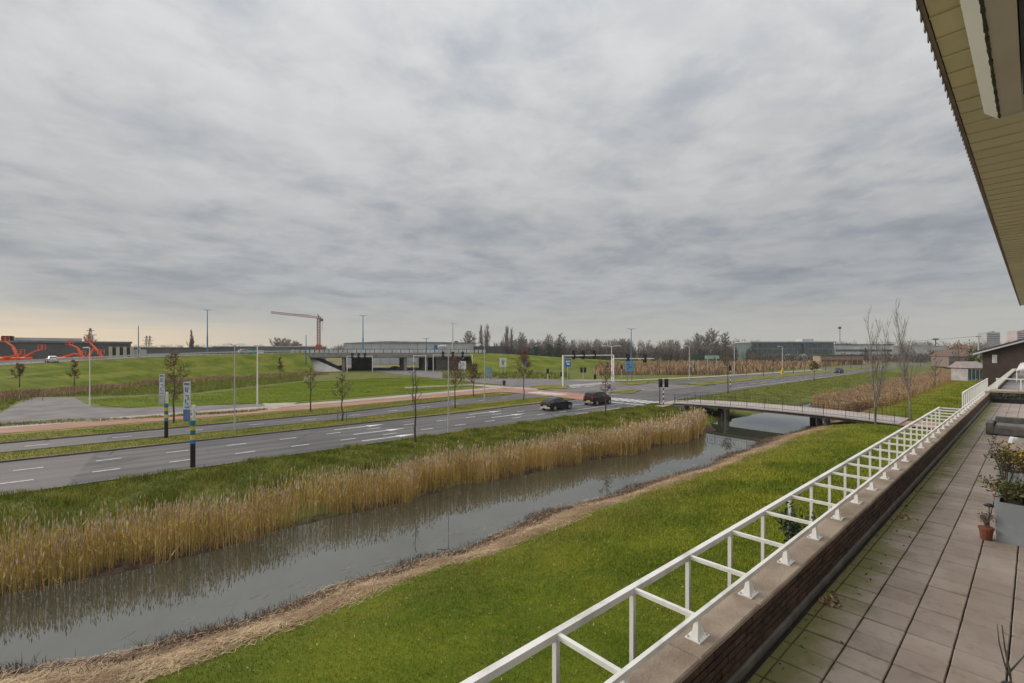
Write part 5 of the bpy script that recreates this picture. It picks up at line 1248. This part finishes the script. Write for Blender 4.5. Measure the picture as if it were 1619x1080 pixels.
# ------------------------------------------------------------------ cars
def car(label, loc, rz, paint, shape='hatch', s=1.0):
    t = thing('parked_car' if shape == 'van' and 0 else 'car', label, 'car', loc, rz)
    if shape == 'hatch':   # x from the tail forward: x, bottom, belt, roof, half width, roof half width
        st = [(-2.08, .42, .70, .74, .70, .66), (-2.02, .30, .93, .99, .80, .70), (-1.72, .22, .96, 1.22, .85, .62), (-1.15, .20, .97, 1.42, .87, .60), (-.3, .20, .96, 1.47, .88, .60), (.35, .20, .94, 1.38, .88, .60), (1.02, .20, .93, .99, .87, .74), (1.6, .22, .84, .88, .84, .70), (2.02, .28, .66, .70, .74, .60), (2.12, .36, .52, .54, .62, .50)]
        cab = (2, 5)
    else:
        st = [(-1.98, .42, .80, .84, .76, .72), (-1.95, .30, 1.02, 1.10, .82, .74), (-1.82, .22, 1.04, 1.52, .85, .66), (-1.45, .20, 1.04, 1.66, .86, .64), (-.3, .20, 1.03, 1.70, .87, .64), (.55, .20, 1.01, 1.58, .87, .63), (1.18, .20, 1.0, 1.06, .86, .74), (1.7, .24, .88, .92, .82, .68), (1.95, .30, .70, .74, .72, .60), (2.02, .38, .55, .57, .62, .50)]
        cab = (2, 5)
    vs, fs = [], []
    for x, zb, zl, zr, w, wr in st:
        vs += [(x, 0, zb), (x, w * .86, zb), (x, w, zb + .18), (x, w * .985, zl), (x, wr, zr - .02), (x, wr * .6, zr + .01), (x, -wr * .6, zr + .01), (x, -wr, zr - .02), (x, -w * .985, zl), (x, -w, zb + .18), (x, -w * .86, zb)]
    n = 11
    for i in range(len(st) - 1):
        for k in range(n): fs.append((i * n + k, i * n + (k + 1) % n, (i + 1) * n + (k + 1) % n, (i + 1) * n + k))
    fs += [tuple(range(n)), tuple(reversed(range((len(st) - 1) * n, len(st) * n)))]
    body = MB().add(vs, fs).build('body', paint, t, smoothed=False)
    mod = body.modifiers.new('bevel', 'BEVEL'); mod.width = .03; mod.segments = 2; mod.limit_method = 'ANGLE'; mod.angle_limit = R(25)
    def sidept(i, f, sgn, o=.014):
        x, zb, zl, zr, w, wr = st[i]; return (x, sgn * (w * .985 + (wr - w * .985) * f + o), zl + (zr - .02 - zl) * f)
    for sgn in (1, -1):
        for i in range(2, 5):
            a, b_, c, d = sidept(i, .12, sgn), sidept(i + 1, .12, sgn), sidept(i + 1, .86, sgn), sidept(i, .86, sgn)
            sh = lambda p, q, k: tuple(np.array(p) + (np.array(q) - np.array(p)) * k)
            MB().add([sh(a, b_, .06), sh(b_, a, .04), sh(c, d, .04), sh(d, c, .06)], [(0, 1, 2, 3)]).build('side_window', glass, t)
    def acrosspt(i, f, sgn, o):
        x, zb, zl, zr, w, wr = st[i]; return (x + o, sgn * wr * f, zr + .012)
    for i, j, nm in ((6, 5, 'windscreen'), (1, 2, 'rear_window')):
        o = .012 if nm == 'windscreen' else -.012
        p = [acrosspt(i, .84, -1, o), acrosspt(i, .84, 1, o), acrosspt(j, .9, 1, o), acrosspt(j, .9, -1, o)]
        p = [tuple(np.array(q) + np.array((0, 0, .012))) for q in p]
        MB().add(p, [(0, 1, 2, 3)]).build(nm, glass, t)
    wy = st[4][4] - .09
    for x in (-1.32, 1.32):
        for sgn in (1, -1):
            wh = MB().tube([(0, -.1, 0), (0, -.085, 0), (0, .085, 0), (0, .1, 0)], [.27, .315, .315, .27], 16).build('wheel', rubber, t, loc=(x, sgn * wy, .315))
            MB().tube([(0, sgn * .101, 0), (0, sgn * .112, 0)], [.21, .19], 12).build('rim', chrome, wh)
            MB().tube([(0, sgn * .0 - .02, 0), (0, sgn * .02 + .02, 0)], .36, 14).build('wheel_arch', black, t, loc=(x, sgn * (st[4][4] - .012), .33))
    for sgn in (1, -1):
        MB().chbox(-.03, .06, -.13, .13, -.12, .12 if shape == 'hatch' else .22, .02).build('tail_light', red_light, t, loc=(st[1][0] - .03, sgn * .60, .80 if shape == 'hatch' else .92))
        MB().chbox(-.06, .04, -.15, .15, -.07, .07, .02).build('headlight', sign_white, t, loc=(st[-2][0] + .02, sgn * .52, .62))
        MB().chbox(-.08, .08, -.09, .09, 0, .13, .02).build('wing_mirror', black, t, loc=(.72, sgn * .97, .93))
    MB().box(-.02, .0, -.26, .26, -.06, .06).build('number_plate', plate_m, t, loc=(st[0][0] - .012, 0, .58))
    MB().chbox(-.07, .05, -.72, .72, -.09, .09, .02).build('rear_bumper', silver if shape == 'hatch' else chrome, t, loc=(st[0][0] + .03, 0, .40))
    t.scale = (s,) * 3
    return t
car('dark navy hatchback driving away on the road', (41.6, 38.2, RZ), R(1.5), car_navy)
car('dark maroon tall hatchback ahead of the navy car at the crossing', (49.6, 38.3, RZ), R(1.5), car_maroon, 'van', 1.02)
p = at(1328, 590); car('dark car far off on the right hand road', (p.x, 41.6, RZ), R(181), car_black, 'van')
p = at(626, 585.5); car('dark car with pale roof coming out under the viaduct', (p.x, p.y, RZ + .01), VRZ + R(-35), car_black)
p = at(538, 584); car('dark car half hidden under the left of the viaduct', (p.x, p.y, RZ + .01), VRZ + R(200), car_black)
p = at(82, z=4.5, Y=99); q = hwc[2]; car('white car driving on the highway before the dark warehouse', (p.x, p.y, 4.62), math.atan2(p.y, p.x) + R(8), car_white, 'hatch', .92)
p = at(388, z=6.0, Y=149.0); car('grey car on the highway left of the green direction sign', (p.x, p.y, 6.12), math.atan2(hwc[6].y - hwc[5].y, hwc[6].x - hwc[5].x), car_silver)

# ------------------------------------------------------------------ far buildings
def block(name, label, px0, px1, top, Y, m, depth=18, Y1=None, z=0, cat='building'):
    a, b = at(px0, z=z, Y=Y), at(px1, z=z, Y=Y1 or Y)
    t = thing(name, label, cat, tuple(a), math.atan2(b.y - a.y, b.x - a.x)); L = (b - a).length; h = up(top, Y) - z
    MB().box(0, L, 0, depth, 0, h).build('wall', m, t)
    return t, L, h
def row(t, n, x0, x1, z0, z1, m, name='window', gap=.18, frame=None):
    d = (x1 - x0) / n
    for k in range(n): MB().box(x0 + d * (k + gap / 2), x0 + d * (k + 1 - gap / 2), -.09, -.005, z0, z1).build(name, m, t)
wh, L, h = block('warehouse', 'long dark grey warehouse at the far left behind the orange boom lifts', -110, 207, 540.5, 106, clad_dark, 30, Y1=130)
MB().box(-.3, L + .3, -.3, 30.3, h, h + .5).build('roof_edge', mat('roof_trim', (.16, .17, .18), None, .6, 1), wh)
x0 = L * (165 + 110) / 317
for k in range(5): MB().box(x0 + k * 1.5 * 1.0, x0 + k * 1.5 + .75, -.2, -.01, 0, h * .90).build('pilaster', clad_cream, wh)
for k in range(3): MB().box(x0 + .75 + k * 1.5, x0 + 1.5 + k * 1.5, -.12, -.01, 0, h * .86).build('door', black, wh)
MB().box(L * .36, L * .72, 8, 24, h + .51, h + 1.4).build('roof_unit', clad_grey, wh); MB().box(L * .30, L * .355, 4, 10, h + .51, h + 1.7).build('roof_unit', black, wh)
MB().box(L + .01, L + 4, 6, 28, 0, h * .82).build('annex', clad_grey, wh)
t, L, h = block('industrial_hall', 'low long grey hall beyond the highway, left of the crane', 212, 335, 550.5, 250, clad_dark, 20)
MB().box(0, L, -.1, -.01, h * .35, h * .62).build('window_band', clad_grey, t); MB().box(-.2, L + .2, -.3, 20.2, h, h + .4).build('roof', roof_dark, t)
t, L, h = block('industrial_hall', 'long low green grey hall behind the highway lamp, left of the crane', 336, 492, 548.5, 300, mat('hall_olive', (.13, .14, .13), None, .7, .1), 24)
MB().box(-.3, L + .3, -.3, 24.3, h, h + .5).build('roof', clad_grey, t); row(t, 12, 2, L - 2, 2, 4.5, window_glass)
t, L, h = block('grey_warehouse', 'big pale grey warehouse behind the viaduct with blue and white logos', 544, 746, 543.0, 250, clad_grey, 30)
MB().side([(-.3, h), (L + .3, h), (L + .3, h + .5), (L * .36, h + 1.15), (L * .33, h + 1.2), (-.3, h + .2)], -.4, 30.4).build('roof', mat('warehouse_roof', (.24, .25, .26), None, .6, .2), t)
for k in range(14): MB().box(L * k / 14 + .05, L * k / 14 + .16, -.06, -.005, 0, h - .1).build('cladding_rib', clad_dark, t)
x0 = L * (686.5 - 544) / 202; MB().box(x0, x0 + 1.8, -.25, -.1, h - 2.9, h - .9).build('logo_panel', sign_blue, t)
lg = MB().tube([(x0 + 2.3, -.22, h - 1.9), (x0 + 2.3, -.1, h - 1.9)], .55, 12); lg.build('logo_disc', sign_white, t)
ov = MB().tube([(0, -.22, 0), (0, -.1, 0)], 1.0, 14).build('logo_oval', clad_cream, t, loc=(x0 + 5.8, 0, h - 1.5)); ov.scale = (1.35, 1, .62)
for f in (.86, .96): MB().box(L * f, L * f + 1.5, 3, 6, h + .52, h + 1.3).build('roof_vent', black, t)
t, L, h = block('office_building', 'small dark office with window bands right of the grey warehouse', 747, 800, 547.5, 262, mat('office_dark', (.07, .07, .075), None, .7, .3), 14)
for z_ in (1.5, 4.6): row(t, 8, .5, L - .5, z_, z_ + 1.7, window_glass)
t, L, h = block('glazed_hall', 'long green glazed hall with flat roof on the right horizon', 1188, 1318, 541.5, 330, clad_green, 22)
MB().box(-1, L + 1, -1, 23, h, h + .7).build('roof', clad_grey, t)
for z_ in (1.0, 5.2, 9.2): row(t, 16, 1, L - 1, z_, z_ + 2.9, window_glass)
MB().box(L * .62, L * .68, -1.5, -.02, 0, h * .95).build('stair_tower', clad_dark, t); MB().box(L * .66, L * .8, 4, 12, h + .71, h + 2.6).build('roof_unit', clad_grey, t)
t, L, h = block('white_hall', 'long white hall with two dark window bands beside the glazed hall', 1320, 1412, 545.5, 340, clad_pale, 22)
for z_ in (3.0, 6.6): row(t, 10, .6, L - .6, z_, z_ + 1.5, window_glass, gap=.06)
MB().box(-.4, L + .4, -.4, 22.4, h, h + .5).build('roof', roof_dark, t)
t, L, h = block('white_hall', 'paler low hall right of the tall poplars', 1413, 1500, 548, 345, concrete_pale, 20)
row(t, 8, 1, L - 1, 3, 5.5, clad_grey, 'door'); MB().box(-.4, L + .4, -.4, 20.4, h, h + .5).build('roof', clad_grey, t)
for (a, b_, tp, Y, m, lab) in ((1560, 1581, 525.5, 900, block_far, 'square grey tower block on the horizon above the house roof'), (1608, 1632, 523, 850, block_pink, 'pinkish tower block at the right edge behind the house roof')):
    t, L, h = block('tower_block', lab, a, b_, tp, Y, m, 18)
    for fl in range(9): MB().box(.8, L - .8, -.2, -.02, 9 + fl * 3.6, 10.6 + fl * 3.6).build('window_band', window_glass, t)
    MB().box(L * .5, L * .75, 4, 10, h, h + 2.5).build('lift_house', m, t)
t, L, h = block('village_houses', 'small pale row house with reddish roof before the rusty tree', 1500, 1540, 563.5, 210, mat('village_wall', (.22, .17, .14), None, .9, 2), 9)
MB().add([(-.4, -.5, h), (L + .4, -.5, h), (L + .4, 9.5, h), (-.4, 9.5, h), (-.4, 4.5, h + 3), (L + .4, 4.5, h + 3)], [(0, 1, 5, 4), (2, 3, 4, 5), (1, 2, 5), (3, 0, 4), (3, 2, 1, 0)]).build('roof', mat('tile_roof', (.19, .12, .10), None, .9, 2), t); row(t, 5, .5, L - .5, 1.0, 2.4, window_glass)
t = thing('storage_tanks', 'pale cone shaped heap cover beside the right hand road', 'shed', tuple(at(1246, z=0, Y=330)), FACE)
MB().tube([(0, 0, 0), (0, 0, 2), (0, 0, 5)], [4.6, 4.5, 1.6], 10).build('cover', concrete_pale, t); MB().tube([(10, 0, 0), (10, 0, 2), (10, 0, 5)], [4.4, 4.3, 1.6], 10).build('cover', clad_grey, t)
t, L, h = block('shed', 'small pale shed with brown doors before the dark hedge', 1297, 1365, 562.5, 240, mat('shed_wall', (.33, .25, .17), None, .9, 2), 6)
row(t, 8, .5, L - .5, .2, 2.6, mat('brown_door', (.16, .08, .05), None, .8, 2), 'door'); MB().box(-.4, L + .4, -.4, 6.4, h, h + .3).build('roof', roof_dark, t)

# neighbouring gabled house
gh = thing('brick_house', 'dark brown brick house with sloping roof at the right edge', 'house', (79, 0, 0))
MB().add([(0, 4.2, 0), (0, 4.2, 6.95), (0, -3.4, 9.75), (0, -11, 6.95), (0, -11, 0), (11, 4.2, 0), (11, 4.2, 6.95), (11, -3.4, 9.75), (11, -11, 6.95), (11, -11, 0)],
         [(0, 1, 2, 3, 4), (9, 8, 7, 6, 5), (0, 5, 6, 1), (4, 3, 8, 9), (1, 6, 7, 2), (2, 7, 8, 3), (0, 4, 9, 5)]).build('wall', brick_far, gh)
def roofslab(y0, z0, y1, z1, t_, x0, x1, m, name): MB().add([(x0, y0, z0), (x1, y0, z0), (x1, y1, z1), (x0, y1, z1), (x0, y0, z0 + t_), (x1, y0, z0 + t_), (x1, y1, z1 + t_), (x0, y1, z1 + t_)], [(3, 2, 1, 0), (4, 5, 6, 7), (0, 1, 5, 4), (1, 2, 6, 5), (2, 3, 7, 6), (3, 0, 4, 7)]).build(name, m, gh)
roofslab(5.0, 6.68, -3.4, 9.78, .22, -.6, 11.6, roof_dark, 'roof'); roofslab(-11.8, 6.68, -3.405, 9.78, .22, -.6, 11.6, roof_dark, 'roof')
roofslab(5.02, 6.52, -3.4, 9.60, .17, -.66, -.605, clad_pale, 'verge_board')
w_ = MB().box(-.06, -.005, 3.0, 3.4, 5.6, 6.55).build('window', white, gh); MB().box(-.09, -.062, 3.06, 3.34, 5.66, 6.49).build('pane', clad_pale, w_)
MB().box(-.05, .0 - .004, 1.3, 2.6, 0, 0.1).build('doorstep', concrete, gh)
MB().box(-1.2, -.03, -3, 1.3, 4.6, 5.35).build('balcony_panel', clad_cream, gh)
for (x, z_) in ((2, 3.2), (5, 3.2), (8, 3.2), (2, .9), (5, .9)): MB().box(x, x + 1.4, 4.205, 4.26, z_, z_ + 1.5).build('window', white, gh)
MB().tube([(4, -2, 9.2), (4, -2, 10.6)], .3, 8).build('chimney', black, gh)

t, L, h = block('garden_room', 'small white framed garden room left of the brown gabled house', 1529, 1560, 582, 110, mat('garden_wall', (.36, .33, .33), None, .8, 1), 4)
MB().add([(-.5, -.5, h), (L + .5, -.5, h), (L + .5, 4.5, h), (-.5, 4.5, h), (-.2, 2.6, h + 1.5), (L + .2, 2.6, h + 1.5)], [(0, 1, 5, 4), (2, 3, 4, 5), (1, 2, 5), (3, 0, 4), (3, 2, 1, 0)]).build('roof', mat('garden_tiles', (.30, .25, .235), None, .9, 2), t)
row(t, 5, .2, L - .2, .5, h - .4, window_glass)
for x in np.linspace(0, L, 6): MB().box(x - .06, x + .06, -.16, -.095, 0, h).build('frame_post', clad_pale, t)
# boom lifts in front of the left warehouse
def boom_lift(px, Y, flip, a1, a2, label):
    t = thing('boom_lift', label, 'machine', tuple(at(px, z=3.5, Y=Y)), FACE, 'orange boom lifts in front of the dark warehouse')
    MB().chbox(-1.6, 1.6, -1.1, 1.1, .35, 1.1, .15).build('chassis', orange_m, t); MB().chbox(-1.3, .9, -.9, .9, 1.11, 2.1, .2).build('turret', orange_m, t)
    for x in (-1.1, 1.1):
        for y in (-1.15, 1.15): MB().tube([(x, y - .18, .45), (x, y + .18, .45)], .45, 12).build('wheel', rubber, t)
    p0 = Vector((-.6 * flip, 0, 2.0)); p1 = p0 + Vector((math.cos(a1) * flip, 0, math.sin(a1))) * 2.7; p2 = p1 + Vector((math.cos(a2) * flip, 0, math.sin(a2))) * 2.1
    MB().bar(p0, p1, .34, .42).build('lower_boom', orange_m, t); MB().bar(p1 + Vector((0, 0, .1)), p2, .24, .28).build('upper_boom', orange_m, t)
    bk = MB()
    for dx_ in (-.5, .5):
        for dy_ in (-.4, .4): bk.bar(p2 + Vector((dx_, dy_, -.1)), p2 + Vector((dx_, dy_, 1.0)), .09)
    for z_ in (-.1, .5, 1.0):
        for dy_ in (-.4, .4): bk.bar(p2 + Vector((-.55, dy_, z_)), p2 + Vector((.55, dy_, z_)), .09)
    bk.build('basket', orange_m, t)
    return t
for args in ((4, 106, 1, .1, .25, 'orange boom lift folded low at the very left edge'), (24, 107, -1, 1.15, .6, 'orange boom lift with steep arm near the left edge'), (40, 108, 1, .45, .35, 'orange boom lift with arm pointing up to the right'),
             (103, 112, 1, .3, -.1, 'low orange boom lift left of the white lamp mast'), (128, 114, -1, 1.0, .4, 'orange boom lift with high steep arm behind the white lamp mast'), (143, 115, 1, .95, -.7, 'orange boom lift with hooked arm right of the white lamp mast'), (158, 116, -1, .9, .8, 'rightmost orange boom lift near the cream pilasters')): boom_lift(*args)
# trailer and yard things
t = thing('trailer', 'long white truck trailer right of the dark warehouse', 'trailer', tuple(at(208, z=2.3, Y=126)), FACE); MB().chbox(0, 6.8, 0, 2.5, 1.0, 3.0, .1).build('box', car_white, t)
for x in (1, 5.2): MB().tube([(x, -.1, .5), (x, .3, .5)], .5, 10).build('wheel', rubber, t)
# tower crane
b = at(504, z=0, Y=300); cr = thing('tower_crane', 'red brown tower crane with long jib over the left horizon', 'crane', tuple(b), FACE); s = 300 / FPX; H = up(503, 300)
def lattice(mb, p, q, w, n):
    p, q = Vector(p), Vector(q); d = (q - p); u = d.normalized(); a = Vector((0, 1, 0)); v = u.cross(a).normalized() * w / 2; a = a * w / 2
    cs = [v + a, v - a, -v - a, -v + a]
    for c in cs: mb.bar(p + c, q + c, .28)
    for k in range(n):
        for j in range(4): mb.bar(p + d * (k / n) + cs[j], p + d * ((k + 1) / n) + cs[(j + 1) % 4], .14)
mb = MB(); lattice(mb, (0, 0, 0), (0, 0, H), 1.5, 16); mb.build('mast', crane_m, cr)
mb = MB(); lattice(mb, (1.5, 0, H + .2), (-75 * s, 0, up(494, 300)), 1.1, 24); mb.build('jib', crane_m, cr)
mb = MB(); mb.bar((0, 0, H), (-1.5 * s, 0, up(496.5, 300)), .3); mb.bar((-1.5 * s, 0, up(496.5, 300)), (-40 * s, 0, up(497.4, 300)), .12); mb.bar((-1.5 * s, 0, up(496.5, 300)), (5 * s, 0, H - 1), .14); mb.build('tie_bar', dark_metal, cr)
MB().box(2.0 * s, 6.5 * s, -.8, .8, H - 2.0, H - .2).build('counterweight', crane_m, cr); MB().box(-1.4, 1.4, -1.4, 1.4, H * .25, H * .25 + 4).build('climbing_frame', mat('crane_red', (.40, .05, .03), None, .6, 1), cr)
MB().bar((6 * s, 0, H - 2.0), (6 * s, 0, H - 8), .12).build('hoist_rope', dark_metal, cr)
# pylons, mast, pole
def pylon(px, top, Y, label):
    t = thing('power_pylon', label, 'pylon', tuple(at(px, z=0, Y=Y)), FACE); H = up(top, Y); mb = MB()
    for sx_ in (-1, 1):
        for sy_ in (-1, 1): mb.bar((sx_ * H * .09, sy_ * H * .09, 0), (sx_ * .3, sy_ * .3, H), .35)
    for k in range(8):
        z0, z1 = H * k / 8, H * (k + 1) / 8; w0, w1 = H * .09 * (1 - k / 8) + .3, H * .09 * (1 - (k + 1) / 8) + .3
        mb.bar((-w0, -w0, z0), (w1, -w1, z1), .2); mb.bar((w0, -w0, z0), (-w1, -w1, z1), .2)
    mb.build('tower', dark_metal, t)
    for f, l in ((.62, .16), (.78, .20), (.92, .13)): MB().bar((-H * l, 0, H * f), (H * l, 0, H * f), .35, .5).build('cross_arm', dark_metal, t)
    return t
pylon(143, 519, 420, 'lattice power pylon above the dark warehouse roof'); pylon(232, 531, 650, 'distant power pylon, left one of the close pair'); pylon(237, 531, 655, 'distant power pylon, right one of the close pair')
t = thing('radio_mast', 'thin mast with round head above the white hall', 'mast', tuple(at(1327.5, z=0, Y=380)), FACE); H = up(520, 380)
MB().tube([(0, 0, 0), (0, 0, H)], [.7, .4], 6).build('pole', silver, t); MB().tube([(0, 0, H + .01), (0, 0, H + .8), (0, 0, H + 1.8)], [.8, 1.3, .7], 8).build('head', dark_metal, t)
t = thing('utility_pole', 'grey pole with cross arm rising behind the brown house', 'pole', tuple(at(1547, z=0, Y=170)), FACE); H = up(531, 170)
MB().tube([(0, 0, 0), (0, 0, H)], [.28, .2], 6).build('pole', silver, t); MB().bar((-.9, 0, H - .3), (.9, 0, H - .3), .18).build('cross_arm', dark_metal, t)
t = thing('roof_sign', 'small green advertising board on a pole above the far roofs', 'sign', tuple(at(1479, z=0, Y=420)), FACE); H = up(535, 420)
MB().tube([(0, 0, 0), (0, 0, H - 1.4)], .4, 6).build('pole', dark_metal, t); MB().box(-2.6, 2.6, -.3, .3, H - 1.6, H).build('board', sign_green, t)
wire = MB()
a_, b_ = at(1547, z=H, Y=170), at(1280, z=0, Y=420); a_.z = up(531.5, 170); b_.z = up(541, 420)
for k in range(12):
    f0, f1 = k / 12, (k + 1) / 12; p, q = a_.lerp(b_, f0), a_.lerp(b_, f1); p.z -= 4 * f0 * (1 - f0) * 2; q.z -= 4 * f1 * (1 - f1) * 2; wire.bar(p, q, .09)
tag(wire.build('overhead_wire', dark_metal), 'thin overhead wire running left from the grey utility pole', 'wire')

# ------------------------------------------------------------------ thin winter haze
hz_m = bpy.data.materials.new('haze'); hz_m.use_nodes = True
nt = hz_m.node_tree; nt.nodes.clear()
pv = N(nt, 'ShaderNodeVolumePrincipled'); pv.inputs['Color'].default_value = (0.82, 0.85, 0.88, 1); pv.inputs['Density'].default_value = 0.00018
nt.links.new(pv.outputs[0], N(nt, 'ShaderNodeOutputMaterial').inputs['Volume'])
MB().box(-1600, 1600, -1600, 1600, -4, 62).build('haze', hz_m, kind='stuff', label='thin grey winter haze over the flat land')
